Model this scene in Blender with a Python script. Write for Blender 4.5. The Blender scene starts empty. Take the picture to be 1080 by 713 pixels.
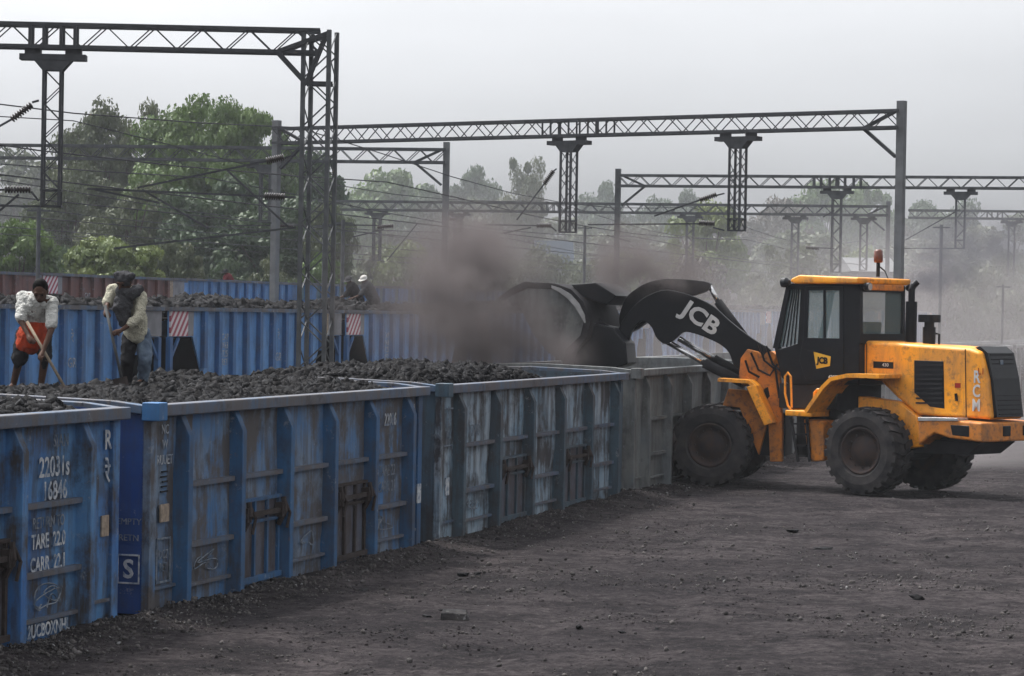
import bpy, math, random
import numpy as np
from mathutils import Vector, Matrix, Euler, Quaternion
R = math.radians
sc = bpy.context.scene
COL = sc.collection
random.seed(7); rng = np.random.default_rng(7)

# ------------------------------------------------------------------ camera
cam_d = bpy.data.cameras.new('camera'); cam = bpy.data.objects.new('camera', cam_d); COL.objects.link(cam)
FPX = 2850.0; HC = 3.1
cam_d.sensor_width = 36; cam_d.lens = FPX / 1080 * 36
cam_d.clip_start = .5; cam_d.clip_end = 9000
CR = Matrix.Rotation(R(90 - .533), 3, 'X') @ Matrix.Rotation(R(1.0), 3, 'Z')
cam.matrix_world = Matrix.Translation((0, 0, HC)) @ CR.to_4x4()
sc.camera = cam
CO = Vector((0, 0, HC))
# ------------------------------------------------------------------ world, sun, exposure
SUN_EL, SUN_AZ = 60.0, -52.0      # azimuth clockwise from +Y : high, behind the trains and a little left
w = bpy.data.worlds.new('World'); sc.world = w; w.use_nodes = True
nt = w.node_tree; N = nt.nodes; LK = nt.links
bg = N['Background']; bg.inputs['Strength'].default_value = .15
sky = N.new('ShaderNodeTexSky'); sky.sky_type = 'NISHITA'; sky.sun_disc = False
sky.sun_elevation = R(SUN_EL); sky.sun_rotation = R(SUN_AZ); sky.dust_density = 6; sky.air_density = 1.3; sky.altitude = 0
hs = N.new('ShaderNodeHueSaturation'); hs.inputs['Saturation'].default_value = .03
LK.new(sky.outputs[0], hs.inputs['Color'])
tc = N.new('ShaderNodeTexCoord'); mp = N.new('ShaderNodeMapping'); mp.inputs['Scale'].default_value = (1.2, 1.2, 5); mp.inputs['Location'].default_value = (2.3, .9, 1)
no = N.new('ShaderNodeTexNoise'); no.inputs['Scale'].default_value = 2.2; no.inputs['Detail'].default_value = 4
mr = N.new('ShaderNodeMapRange'); mr.inputs[1].default_value = .3; mr.inputs[2].default_value = .7; mr.inputs[3].default_value = .86; mr.inputs[4].default_value = 1.10
mx = N.new('ShaderNodeVectorMath'); mx.operation = 'SCALE'
LK.new(tc.outputs['Generated'], mp.inputs[0]); LK.new(mp.outputs[0], no.inputs[0]); LK.new(no.outputs[0], mr.inputs[0])
tn = N.new('ShaderNodeVectorMath'); tn.operation = 'MULTIPLY'; tn.inputs[1].default_value = (.97, .99, 1.03)
LK.new(hs.outputs[0], tn.inputs[0]); LK.new(tn.outputs[0], mx.inputs[0]); LK.new(mr.outputs[0], mx.inputs['Scale']); LK.new(mx.outputs[0], bg.inputs['Color'])
sun_d = bpy.data.lights.new('sun', 'SUN'); sun = bpy.data.objects.new('sun', sun_d); COL.objects.link(sun)
sun_d.energy = 2.0; sun_d.angle = R(7); sun_d.color = (1, .95, .87)
sv = Vector((math.sin(R(SUN_AZ)) * math.cos(R(SUN_EL)), math.cos(R(SUN_AZ)) * math.cos(R(SUN_EL)), math.sin(R(SUN_EL))))
sun.rotation_euler = sv.to_track_quat('Z', 'Y').to_euler(); sun.location = (20, -20, 60)
vs = sc.view_settings; vs.view_transform = 'Standard'; vs.look = 'None'; vs.gamma = 1; vs.use_curve_mapping = False
vs.exposure = 1.0
cy = sc.cycles; cy.use_denoising = True; cy.max_bounces = 5; cy.diffuse_bounces = 2; cy.glossy_bounces = 2
cy.transmission_bounces = 4; cy.transparent_max_bounces = 8; cy.volume_bounces = 1; cy.volume_step_rate = 1.5; cy.volume_max_steps = 96
cy.sample_clamp_indirect = 4; cy.caustics_reflective = False; cy.caustics_refractive = False

# ------------------------------------------------------------------ pixel helpers: a pixel of the photo at a real depth is a point in the world
def ray(px, py): return CR @ Vector(((px - 540) / FPX, -(py - 356.5) / FPX, -1))
def P(px, py, Y):
    r = ray(px, py); return CO + r * (Y / r.y)
U = Vector((.28, .96, 0)); NN = Vector((-.96, .28, 0)); ANG = math.atan2(.96, .28)
def TN(t, n, z=0): return U * t + NN * n + Vector((0, 0, z))

# ------------------------------------------------------------------ materials
def newmat(name):
    m = bpy.data.materials.new(name); m.use_nodes = True
    return m, m.node_tree.nodes, m.node_tree.links, m.node_tree.nodes['Principled BSDF']
def noise(Nd, Lk, scale, detail=4, vec=None, rough=.55):
    n = Nd.new('ShaderNodeTexNoise'); n.inputs['Scale'].default_value = scale; n.inputs['Detail'].default_value = detail
    n.inputs['Roughness'].default_value = rough
    if vec: Lk.new(vec, n.inputs['Vector'])
    return n.outputs['Fac']
def ramp(Nd, Lk, fac, a, b, lo=0., hi=1.):
    m = Nd.new('ShaderNodeMapRange'); m.inputs[1].default_value = a; m.inputs[2].default_value = b
    m.inputs[3].default_value = lo; m.inputs[4].default_value = hi; Lk.new(fac, m.inputs[0]); return m.outputs[0]
def mixc(Nd, Lk, fac, a, b):
    m = Nd.new('ShaderNodeMix'); m.data_type = 'RGBA'
    if isinstance(fac, (int, float)): m.inputs[0].default_value = fac
    else: Lk.new(fac, m.inputs[0])
    for s, v in ((m.inputs[6], a), (m.inputs[7], b)):
        if isinstance(v, tuple): s.default_value = (*v, 1)
        else: Lk.new(v, s)
    return m.outputs[2]
def coords(Nd, Lk, scale=(1, 1, 1), kind='Object', loc=(0, 0, 0)):
    t = Nd.new('ShaderNodeTexCoord'); m = Nd.new('ShaderNodeMapping')
    m.inputs['Scale'].default_value = scale; m.inputs['Location'].default_value = loc
    Lk.new(t.outputs[kind], m.inputs[0]); return m.outputs[0]
def bump(Nd, Lk, b, h, strength=.4, dist=.02):
    n = Nd.new('ShaderNodeBump'); n.inputs['Strength'].default_value = strength; n.inputs['Distance'].default_value = dist
    Lk.new(h, n.inputs['Height']); Lk.new(n.outputs[0], b.inputs['Normal'])
def plain(name, c, rough=.6, metal=0, var=.25, scale=6, bmp=.0, c2=None, dist=.01):
    m, Nd, Lk, b = newmat(name)
    v = coords(Nd, Lk); n = noise(Nd, Lk, scale, 6, v)
    c2 = c2 or tuple(x * (1 - var) for x in c)
    Lk.new(mixc(Nd, Lk, ramp(Nd, Lk, n, .35, .65), c, c2), b.inputs['Base Color'])
    b.inputs['Roughness'].default_value = rough; b.inputs['Metallic'].default_value = metal; b.inputs['Specular IOR Level'].default_value = .10 if rough > .5 else .45
    if bmp: bump(Nd, Lk, b, noise(Nd, Lk, scale * 4, 5, v), bmp, dist)
    return m
def paint(name, c, faded, dirt=(.045, .042, .045), amount=.5, rust=.35, off=(0, 0, 0), rough=.55):
    """worn wagon paint: faded patches, vertical grime streaks, chips of rust"""
    m, Nd, Lk, b = newmat(name)
    v = coords(Nd, Lk, loc=off); vst = coords(Nd, Lk, (5, 5, .7), loc=off)
    big = noise(Nd, Lk, 1.1, 5, v, .6); st = noise(Nd, Lk, 1.3, 5, vst, .65); fine = noise(Nd, Lk, 9, 6, v, .7); med = noise(Nd, Lk, 3.2, 6, v, .7)
    c1 = mixc(Nd, Lk, ramp(Nd, Lk, big, .38, .62), c, faded)
    mul = Nd.new('ShaderNodeMath'); mul.operation = 'ADD'
    Lk.new(ramp(Nd, Lk, st, .44, .60, 0, amount), mul.inputs[0]); Lk.new(ramp(Nd, Lk, noise(Nd, Lk, 1.7, 7, v, .68), .46, .60, 0, amount), mul.inputs[1]); mul.use_clamp = True
    c2 = mixc(Nd, Lk, mul.outputs[0], c1, dirt)
    c3 = mixc(Nd, Lk, ramp(Nd, Lk, fine, .64, .70, 0, rust), c2, (.14, .085, .06))
    sc_ = noise(Nd, Lk, 5.0, 8, coords(Nd, Lk, (1, 1, 1), loc=(3.3 + off[0], 1, 7)), .8)
    c4 = mixc(Nd, Lk, ramp(Nd, Lk, sc_, .60, .66, 0, .5), c3, (.26, .28, .31))
    c4 = mixc(Nd, Lk, ramp(Nd, Lk, noise(Nd, Lk, 1.0, 8, coords(Nd, Lk, (2.2, 2.2, 1.6), loc=(8.3 + off[1], 4, 1)), .75), .54, .66, 0, amount), c4, (.022, .021, .024))
    Lk.new(c4, b.inputs['Base Color']); b.inputs['Roughness'].default_value = rough; b.inputs['Specular IOR Level'].default_value = .22
    bump(Nd, Lk, b, med, .25, .02)
    return m
M = {}
M['blueA'] = paint('paint_blue', (.035, .13, .34), (.08, .20, .38), amount=.6)
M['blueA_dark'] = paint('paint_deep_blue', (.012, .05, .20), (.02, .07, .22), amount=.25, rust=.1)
M['blueB'] = paint('paint_blue_grimy', (.04, .135, .30), (.14, .19, .26), dirt=(.072, .066, .068), amount=.8, rust=.5, off=(5, 2, 1))
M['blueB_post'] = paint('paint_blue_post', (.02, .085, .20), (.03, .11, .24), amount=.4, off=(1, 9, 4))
M['greyC'] = paint('paint_pale_blue_grey', (.16, .25, .33), (.30, .35, .40), dirt=(.04, .04, .045), amount=.75, rust=.4, off=(9, 1, 3))
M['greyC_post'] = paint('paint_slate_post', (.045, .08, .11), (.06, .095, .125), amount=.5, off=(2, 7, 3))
M['greyD'] = paint('paint_dusty_grey', (.13, .145, .155), (.17, .175, .17), dirt=(.08, .08, .08), amount=.5, rust=.2, off=(4, 4, 3))
M['rail'] = paint('paint_rail_grime', (.09, .10, .13), (.055, .10, .17), dirt=(.09, .085, .09), amount=.8, rust=.5, off=(0, 3, 8))
M['cap'] = paint('paint_cap_blue', (.02, .13, .33), (.04, .16, .36), amount=.2, rust=.1)
M['hop'] = paint('paint_hopper_blue', (.085, .23, .50), (.12, .26, .50), amount=.25, rust=.15, off=(6, 6, 6))
M['hop_rib'] = paint('paint_hopper_rib_shade', (.035, .12, .30), (.045, .14, .32), amount=.3, rust=.1, off=(2, 6, 6))  # darker copy of the hopper blue: rib shading put into the colour
M['hopred'] = paint('paint_oxide_red', (.13, .055, .05), (.16, .075, .065), amount=.35, rust=.2)
M['hopcyan'] = paint('paint_dull_teal', (.06, .13, .18), (.09, .16, .2), amount=.35, rust=.2)
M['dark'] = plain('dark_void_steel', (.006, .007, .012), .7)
M['decal'] = plain('decal_white', (.60, .60, .60), .6, 0, .2)
M['pale'] = plain('panel_pale', (.24, .24, .26), .8, 0, .3, 3)
M['iron'] = plain('rusty_iron', (.05, .04, .038), .75, 0, .4, 12, .4)
M['white'] = plain('stencil_white', (.50, .51, .52), .8, 0, .45, 14, c2=(.14, .18, .24))
M['whitefaint'] = plain('stencil_faint', (.22, .24, .27), .8, 0, .5, 18, c2=(.07, .10, .14))
M['orangefaint'] = plain('plate_buff', (.35, .28, .22), .8, 0, .4, 20)
M['black'] = plain('black_paint', (.008, .009, .012), .42, 0, .3, 5)
M['black'].node_tree.nodes['Principled BSDF'].inputs['Specular IOR Level'].default_value = .2
M['blackd'] = plain('black_dusty', (.030, .029, .032), .75, 0, .35, 4)
M['steel'] = plain('galvanised_steel', (.10, .105, .11), .6, .2, .35, 4)
M['steel_dark'] = plain('dark_mast_steel', (.07, .072, .077), .65, .2, .3, 5)
M['concrete'] = plain('pole_grey', (.16, .165, .17), .8, 0, .25, 3)
M['chrome'] = plain('chrome_rod', (.75, .75, .76), .22, .9, .1, 3)
M['tyre'] = plain('tyre_rubber', (.022, .022, .024), .85, 0, .3, 5, .3, c2=(.05, .045, .045))
M['rim'] = plain('rusty_rim', (.055, .035, .028), .7, 0, .4, 7, .3, c2=(.035, .03, .032))
M['insul'] = plain('brown_insulator', (.03, .022, .02), .35)
M['wire'] = plain('wire_dark', (.05, .05, .055), .6)
M['wood'] = plain('handle_wood', (.30, .24, .18), .7, 0, .3, 30)
M['lamp'] = plain('lamp_glass', (.5, .5, .5), .2, .3)
M['amber'] = plain('beacon_brown', (.12, .04, .025), .35)
M['redl'] = plain('red_sticker', (.35, .03, .02), .6)
M['yellow'] = plain('decal_yellow', (.75, .42, .03), .5, 0, .15)
M['bark'] = plain('bark', (.10, .08, .065), .9, 0, .4, 8, .6)
M['wall'] = plain('whitewashed_wall', (.15, .15, .15), .85, 0, .2, 1.5)
M['roofm2'] = plain('tin_grey', (.10, .10, .10), .9)
M['roofm'] = plain('tin_roof', (.02, .03, .045), .95, 0, .3, 1)
M['glassdark'] = plain('window_dark', (.03, .035, .04), .3)
# orange machine paint with dust
def orange():
    m, Nd, Lk, b = newmat('machine_orange'); v = coords(Nd, Lk)
    n1 = noise(Nd, Lk, 1.6, 6, v, .65); n2 = noise(Nd, Lk, 7, 6, v, .7)
    c = mixc(Nd, Lk, ramp(Nd, Lk, n1, .4, .62, 0, .6), (.95, .36, .012), (.52, .22, .045))
    c = mixc(Nd, Lk, ramp(Nd, Lk, n2, .53, .66, 0, .6), c, (.14, .075, .045))
    n4 = noise(Nd, Lk, 1.0, 6, coords(Nd, Lk, (4, 4, .8)), .7); c = mixc(Nd, Lk, ramp(Nd, Lk, n4, .52, .68, 0, .45), c, (.10, .07, .055))
    Lk.new(c, b.inputs['Base Color']); Lk.new(ramp(Nd, Lk, n1, .3, .7, .35, .6), b.inputs['Roughness']); bump(Nd, Lk, b, n2, .08, .01)
    return m
M['orange'] = orange()
def orange2():
    m, Nd, Lk, b = newmat('machine_orange_grimy'); v = coords(Nd, Lk)
    n1 = noise(Nd, Lk, 2.5, 6, v, .7); n2 = noise(Nd, Lk, 10, 6, v, .7)
    c = mixc(Nd, Lk, ramp(Nd, Lk, n1, .38, .68, 0, .8), (.62, .20, .015), (.20, .095, .04))
    c = mixc(Nd, Lk, ramp(Nd, Lk, n2, .52, .68, 0, .7), c, (.05, .038, .034))
    Lk.new(c, b.inputs['Base Color']); b.inputs['Roughness'].default_value = .7; bump(Nd, Lk, b, n2, .15, .01)
    return m
M['orange2'] = orange2()
def glassm():
    m, Nd, Lk, b = newmat('cab_glass')
    b.inputs['Base Color'].default_value = (.22, .30, .31, 1); b.inputs['Roughness'].default_value = .08; b.inputs['Alpha'].default_value = .42
    b.inputs['Specular IOR Level'].default_value = .8
    return m
M['glass'] = glassm()
def stripe():
    m, Nd, Lk, b = newmat('hazard_stripes'); t = Nd.new('ShaderNodeTexCoord'); s = Nd.new('ShaderNodeSeparateXYZ'); Lk.new(t.outputs['Object'], s.inputs[0])
    a = Nd.new('ShaderNodeMath'); a.operation = 'SUBTRACT'; Lk.new(s.outputs['X'], a.inputs[0]); Lk.new(s.outputs['Z'], a.inputs[1])
    k = Nd.new('ShaderNodeMath'); k.operation = 'MULTIPLY'; k.inputs[1].default_value = 4.2; Lk.new(a.outputs[0], k.inputs[0])
    f = Nd.new('ShaderNodeMath'); f.operation = 'FRACT'; Lk.new(k.outputs[0], f.inputs[0])
    g = Nd.new('ShaderNodeMath'); g.operation = 'GREATER_THAN'; g.inputs[1].default_value = .5; Lk.new(f.outputs[0], g.inputs[0])
    Lk.new(mixc(Nd, Lk, g.outputs[0], (.30, .06, .09), (.55, .50, .52)), b.inputs['Base Color']); b.inputs['Roughness'].default_value = .7
    return m
M['stripe'] = stripe()
def coalm(name, a=(.0045, .0045, .0055), c=(.012, .0115, .012), rough=.5):
    m, Nd, Lk, b = newmat(name); v = coords(Nd, Lk)
    n = noise(Nd, Lk, 3.5, 6, v, .7); n2 = noise(Nd, Lk, 30, 3, v)
    n3 = noise(Nd, Lk, 13, 2, v)
    cc = mixc(Nd, Lk, ramp(Nd, Lk, n, .4, .66), a, c); cc = mixc(Nd, Lk, ramp(Nd, Lk, n3, .63, .67, 0, .8), cc, tuple(min(.2, x * 4.5) for x in c))  # pale flecks put coal glints into the colour; gravel gets light stones
    Lk.new(cc, b.inputs['Base Color'])
    Lk.new(ramp(Nd, Lk, n, .4, .7, rough, .9), b.inputs['Roughness']); b.inputs['Specular IOR Level'].default_value = .04; bump(Nd, Lk, b, n2, .5, .02); return m
M['coal'] = coalm('coal')
M['coal_dusty'] = coalm('coal_dusty', (.012, .012, .013), (.07, .065, .064), .6)
M['gravel'] = coalm('gravel_mix', (.03, .028, .028), (.12, .11, .107), .8)
def groundm():
    m, Nd, Lk, b = newmat('coal_dust_ground'); v = coords(Nd, Lk)
    big = noise(Nd, Lk, .25, 6, v, .6); med = noise(Nd, Lk, 1.4, 8, v, .7)
    vs_ = Nd.new('ShaderNodeMapping'); vs_.inputs['Rotation'].default_value = (0, 0, R(-20)); vs_.inputs['Scale'].default_value = (1.0, 1.3, 1)
    Lk.new(v, vs_.inputs[0]); tr = noise(Nd, Lk, .9, 6, vs_.outputs[0], .65); fine = noise(Nd, Lk, 18, 5, v, .75); vf = noise(Nd, Lk, 60, 3, v, .8)
    c = mixc(Nd, Lk, ramp(Nd, Lk, big, .35, .65), (.086, .074, .076), (.036, .032, .035))
    c = mixc(Nd, Lk, ramp(Nd, Lk, tr, .47, .58, 0, .7), c, (.022, .020, .022))
    c = mixc(Nd, Lk, ramp(Nd, Lk, med, .52, .60, 0, .7), c, (.020, .019, .021))
    c = mixc(Nd, Lk, ramp(Nd, Lk, fine, .56, .66, 0, .6), c, (.13, .115, .11))
    c = mixc(Nd, Lk, ramp(Nd, Lk, vf, .58, .7, 0, .6), c, (.012, .012, .013))
    Lk.new(c, b.inputs['Base Color']); b.inputs['Roughness'].default_value = .92; b.inputs['Specular IOR Level'].default_value = .03
    vo = Nd.new('ShaderNodeTexVoronoi'); vo.inputs['Scale'].default_value = 9; Lk.new(v, vo.inputs['Vector'])
    c = mixc(Nd, Lk, ramp(Nd, Lk, vo.outputs['Distance'], .10, .22, .75, 0), c, (.014, .013, .015))
    f9 = noise(Nd, Lk, 6, 8, v, .85); c = mixc(Nd, Lk, ramp(Nd, Lk, f9, .42, .52, .75, 0), c, (.020, .018, .020)); c = mixc(Nd, Lk, ramp(Nd, Lk, f9, .56, .64, 0, .6), c, (.11, .096, .097))
    Lk.new(c, b.inputs['Base Color'])
    ad = Nd.new('ShaderNodeMath'); ad.operation = 'ADD'; Lk.new(fine, ad.inputs[0]); Lk.new(med, ad.inputs[1])
    bump(Nd, Lk, b, ad.outputs[0], 1.0, .09); return m
M['ground'] = groundm()
def leafm(name, a, c, d=None):
    m, Nd, Lk, b = newmat(name); v = coords(Nd, Lk)
    n = noise(Nd, Lk, .45, 3, v); n2 = noise(Nd, Lk, 3., 4, v, .7)
    col = mixc(Nd, Lk, ramp(Nd, Lk, n, .4, .6), a, c)
    col = mixc(Nd, Lk, ramp(Nd, Lk, n2, .45, .65, 0, .6), col, d or tuple(x * .5 for x in a))
    Lk.new(col, b.inputs['Base Color']); b.inputs['Roughness'].default_value = .6
    tr = Nd.new('ShaderNodeBsdfTranslucent'); Lk.new(col, tr.inputs[0]); ms = Nd.new('ShaderNodeMixShader'); ms.inputs[0].default_value = .22
    o = Nd['Material Output']; Lk.new(b.outputs[0], ms.inputs[1]); Lk.new(tr.outputs[0], ms.inputs[2]); Lk.new(ms.outputs[0], o.inputs['Surface'])
    return m
M['leaf'] = leafm('leaf_green', (.095, .155, .03), (.045, .085, .022))
M['leaf_dark'] = leafm('leaf_dark', (.035, .065, .028), (.06, .095, .035))
M['leaf_olive'] = leafm('leaf_olive', (.085, .10, .045), (.06, .08, .04))
M['leaf_yellow'] = leafm('leaf_yellow_green', (.15, .19, .045), (.10, .14, .05))
M['leaf_brown'] = leafm('leaf_brown', (.09, .075, .06), (.07, .065, .05))
M['skin'] = plain('skin_brown', (.075, .04, .028), .55, 0, .2, 15)
M['hair'] = plain('black_hair', (.0035, .003, .003), .6)
M['hair'].node_tree.nodes['Principled BSDF'].inputs['Specular IOR Level'].default_value = .03
M['shirt_white'] = plain('shirt_white', (.60, .60, .57), .85, 0, .3, 14, .9, dist=.05)
M['shirt_cream'] = plain('shirt_cream', (.60, .57, .45), .85, 0, .3, 14, .9, dist=.05)
M['cloth_red'] = plain('cloth_orange_red', (.38, .05, .018), .85, 0, .4, 9, .5, dist=.02)
M['cloth_dull_red'] = plain('cloth_dull_red', (.12, .02, .025), .9)
M['cloth_black'] = plain('cloth_black', (.014, .014, .016), .9, 0, .3, 9, .4)
M['denim'] = plain('denim', (.12, .16, .21), .9, 0, .5, 9, .5, c2=(.05, .07, .11))
M['scarf'] = plain('scarf_grey', (.06, .06, .065), .95, 0, .4, 14, .8, dist=.03)
M['cap_white'] = plain('cap_white', (.6, .58, .55), .9)

# ------------------------------------------------------------------ object helpers
def tag(o, label=None, cat=None, group=None, kind=None):
    if label: o['label'] = label
    if cat: o['category'] = cat
    if group: o['group'] = group
    if kind: o['kind'] = kind
    return o
def empty(name, mw=Matrix()):
    o = bpy.data.objects.new(name, None); COL.objects.link(o); o.matrix_world = mw; o.empty_display_size = .3; return o
def place(x, y, z, rz=0): return Matrix.Translation((x, y, z)) @ Matrix.Rotation(rz, 4, 'Z')
def link(name, me, parent=None, mat=None, smooth=False):
    o = bpy.data.objects.new(name, me); COL.objects.link(o)
    if mat: me.materials.append(mat)
    if smooth: me.polygons.foreach_set('use_smooth', [True] * len(me.polygons))
    if parent: o.parent = parent
    return o
class MB:
    def __init__(s): s.v = []; s.f = []
    def add(s, vs, fs):
        k = len(s.v); s.v += [Vector(v) for v in vs]; s.f += [tuple(i + k for i in f) for f in fs]; return s
    def box(s, x0, x1, y0, y1, z0, z1):
        return s.add([(x0, y0, z0), (x1, y0, z0), (x1, y1, z0), (x0, y1, z0), (x0, y0, z1), (x1, y0, z1), (x1, y1, z1), (x0, y1, z1)],
                     [(0, 3, 2, 1), (4, 5, 6, 7), (0, 1, 5, 4), (1, 2, 6, 5), (2, 3, 7, 6), (3, 0, 4, 7)])
    def bar(s, p, q, w, h=None, up=Vector((0, 0, 1))):
        p = Vector(p); q = Vector(q); h = h or w; d = (q - p).normalized()
        a = d.cross(up)
        if a.length < 1e-3: a = d.cross(Vector((1, 0, 0)))
        a.normalize(); b = a.cross(d).normalized(); a = a * w / 2; b = b * h / 2
        return s.add([p - a - b, p + a - b, p + a + b, p - a + b, q - a - b, q + a - b, q + a + b, q - a + b],
                     [(0, 3, 2, 1), (4, 5, 6, 7), (0, 1, 5, 4), (1, 2, 6, 5), (2, 3, 7, 6), (3, 0, 4, 7)])
    def tube(s, pts, rad, n=8, cap=True):
        pts = [Vector(p) for p in pts]
        if not isinstance(rad, (list, tuple)): rad = [rad] * len(pts)
        k = len(s.v); ref = None
        for i, p in enumerate(pts):
            d = (pts[min(i + 1, len(pts) - 1)] - pts[max(i - 1, 0)]).normalized()
            if ref is None: ref = d.orthogonal().normalized()
            a = (ref - d * ref.dot(d)).normalized(); ref = a; b = d.cross(a)
            for j in range(n):
                t = 2 * math.pi * j / n; s.v.append(p + (a * math.cos(t) + b * math.sin(t)) * rad[i])
        for i in range(len(pts) - 1):
            for j in range(n):
                a0 = k + i * n + j; a1 = k + i * n + (j + 1) % n; s.f.append((a0, a1, a1 + n, a0 + n))
        if cap: s.f.append(tuple(k + j for j in range(n))[::-1]); s.f.append(tuple(k + (len(pts) - 1) * n + j for j in range(n)))
        return s
    def caps(s, pts, rad, n=12):
        """closed chain with rounded ends"""
        pts = [Vector(p) for p in pts]; d0 = (pts[0] - pts[1]).normalized(); d1 = (pts[-1] - pts[-2]).normalized()
        P2 = [pts[0] + d0 * rad[0] * .95, pts[0] + d0 * rad[0] * .6] + pts + [pts[-1] + d1 * rad[-1] * .6, pts[-1] + d1 * rad[-1] * .95]
        R2 = [rad[0] * .3, rad[0] * .8] + list(rad) + [rad[-1] * .8, rad[-1] * .3]
        return s.tube(P2, R2, n)
    def ell(s, c, r, rot=None, n=14, m=10):
        c = Vector(c); vs = []; fs = []
        for i in range(m + 1):
            th = math.pi * i / m
            for j in range(n):
                ph = 2 * math.pi * j / n; v = Vector((r[0] * math.sin(th) * math.cos(ph), r[1] * math.sin(th) * math.sin(ph), r[2] * math.cos(th)))
                if rot: v = rot @ v
                vs.append(c + v)
        for i in range(m):
            for j in range(n):
                a = i * n + j; b = i * n + (j + 1) % n; fs.append((a, a + n, b + n, b))
        return s.add(vs, fs)
    def prism(s, poly, fn, l0, l1):
        """poly of (a,z), extruded between lateral l0 and l1 with fn(a,l,z)->Vector"""
        n = len(poly); vs = [fn(a, l0, z) for a, z in poly] + [fn(a, l1, z) for a, z in poly]
        ar = sum(poly[i][0] * poly[(i + 1) % n][1] - poly[(i + 1) % n][0] * poly[i][1] for i in range(n))
        fs = [tuple(range(n)), tuple(range(2 * n - 1, n - 1, -1))] + [(i, i + n, (i + 1) % n + n, (i + 1) % n) for i in range(n)]
        return s.add(vs, fs)
    def build(s, name, mat, parent=None, pm=None, smooth=False, bevel=0, fix=True):
        """pm: world matrix of the parent when the verts are in world space"""
        vs = s.v
        if pm is not None:
            inv = pm.inverted(); vs = [inv @ v for v in vs]
        me = bpy.data.meshes.new(name); me.from_pydata([tuple(v) for v in vs], [], s.f)
        if fix:
            import bmesh
            bm = bmesh.new(); bm.from_mesh(me); bmesh.ops.recalc_face_normals(bm, faces=bm.faces); bm.to_mesh(me); bm.free()
        o = link(name, me, parent, mat, smooth)
        if bevel:
            b = o.modifiers.new('bevel', 'BEVEL'); b.width = bevel; b.segments = 3 if bevel > .03 else 2; b.limit_method = 'ANGLE'; b.angle_limit = R(35)
            o.modifiers.new('wn', 'WEIGHTED_NORMAL')
            me.polygons.foreach_set('use_smooth', [True] * len(me.polygons))
        return o
def npmesh(name, V, F, mat, parent=None, smooth=False):
    me = bpy.data.meshes.new(name); V = np.asarray(V, dtype=np.float32); F = np.asarray(F, dtype=np.int32); k = F.shape[1]
    me.vertices.add(len(V)); me.vertices.foreach_set('co', V.ravel()); me.loops.add(F.size); me.loops.foreach_set('vertex_index', F.ravel())
    me.polygons.add(len(F)); me.polygons.foreach_set('loop_start', np.arange(0, F.size, k, dtype=np.int32)); me.polygons.foreach_set('loop_total', np.full(len(F), k, dtype=np.int32))
    me.update(calc_edges=True); return link(name, me, parent, mat, smooth)
def copy_tree(o, parent=None):
    c = o.copy(); COL.objects.link(c)
    if parent: c.parent = parent
    for ch in list(o.children): copy_tree(ch, c)
    return c
def evalmesh(o, name):
    dg = bpy.context.evaluated_depsgraph_get(); me = bpy.data.meshes.new_from_object(o.evaluated_get(dg)); me.name = name; return me
def text(name, body, size, mw, mat, parent, pm=None, sx=1., bold=.0, font=None, spacing=1., line=1., align='CENTER'):
    cu = bpy.data.curves.new(name, 'FONT'); cu.body = body; cu.size = size; cu.extrude = .002; cu.offset = bold; cu.align_x = align; cu.align_y = 'CENTER'
    cu.space_character = spacing; cu.space_line = line; cu.resolution_u = 3
    o = bpy.data.objects.new(name, cu); COL.objects.link(o); bpy.context.view_layer.update()
    me = evalmesh(o, name); bpy.data.objects.remove(o)
    M_ = mw @ Matrix.Diagonal((sx, 1, 1, 1))
    if pm is not None: M_ = pm.inverted() @ M_
    me.transform(M_); me.materials.clear(); return link(name, me, parent, mat)
# value noise in numpy
def _h(ix, iy, s):
    h = (ix.astype(np.int64) * 374761393 + iy.astype(np.int64) * 668265263 + s * 1274126177) & 0xffffffff
    h = ((h ^ (h >> 13)) * 1274126177) & 0xffffffff; return ((h ^ (h >> 16)) & 0xffff) / 65535.
def vn(x, y, s=0):
    ix = np.floor(x); iy = np.floor(y); fx = x - ix; fy = y - iy; fx = fx * fx * (3 - 2 * fx); fy = fy * fy * (3 - 2 * fy)
    a = _h(ix, iy, s); b = _h(ix + 1, iy, s); c = _h(ix, iy + 1, s); d = _h(ix + 1, iy + 1, s)
    return a + (b - a) * fx + (c - a) * fy + (a - b - c + d) * fx * fy
def fbm(x, y, o=4, s=0):
    r = 0; am = .5
    for i in range(o): r = r + am * vn(x * 2 ** i, y * 2 ** i, s + i); am *= .5
    return r
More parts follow.
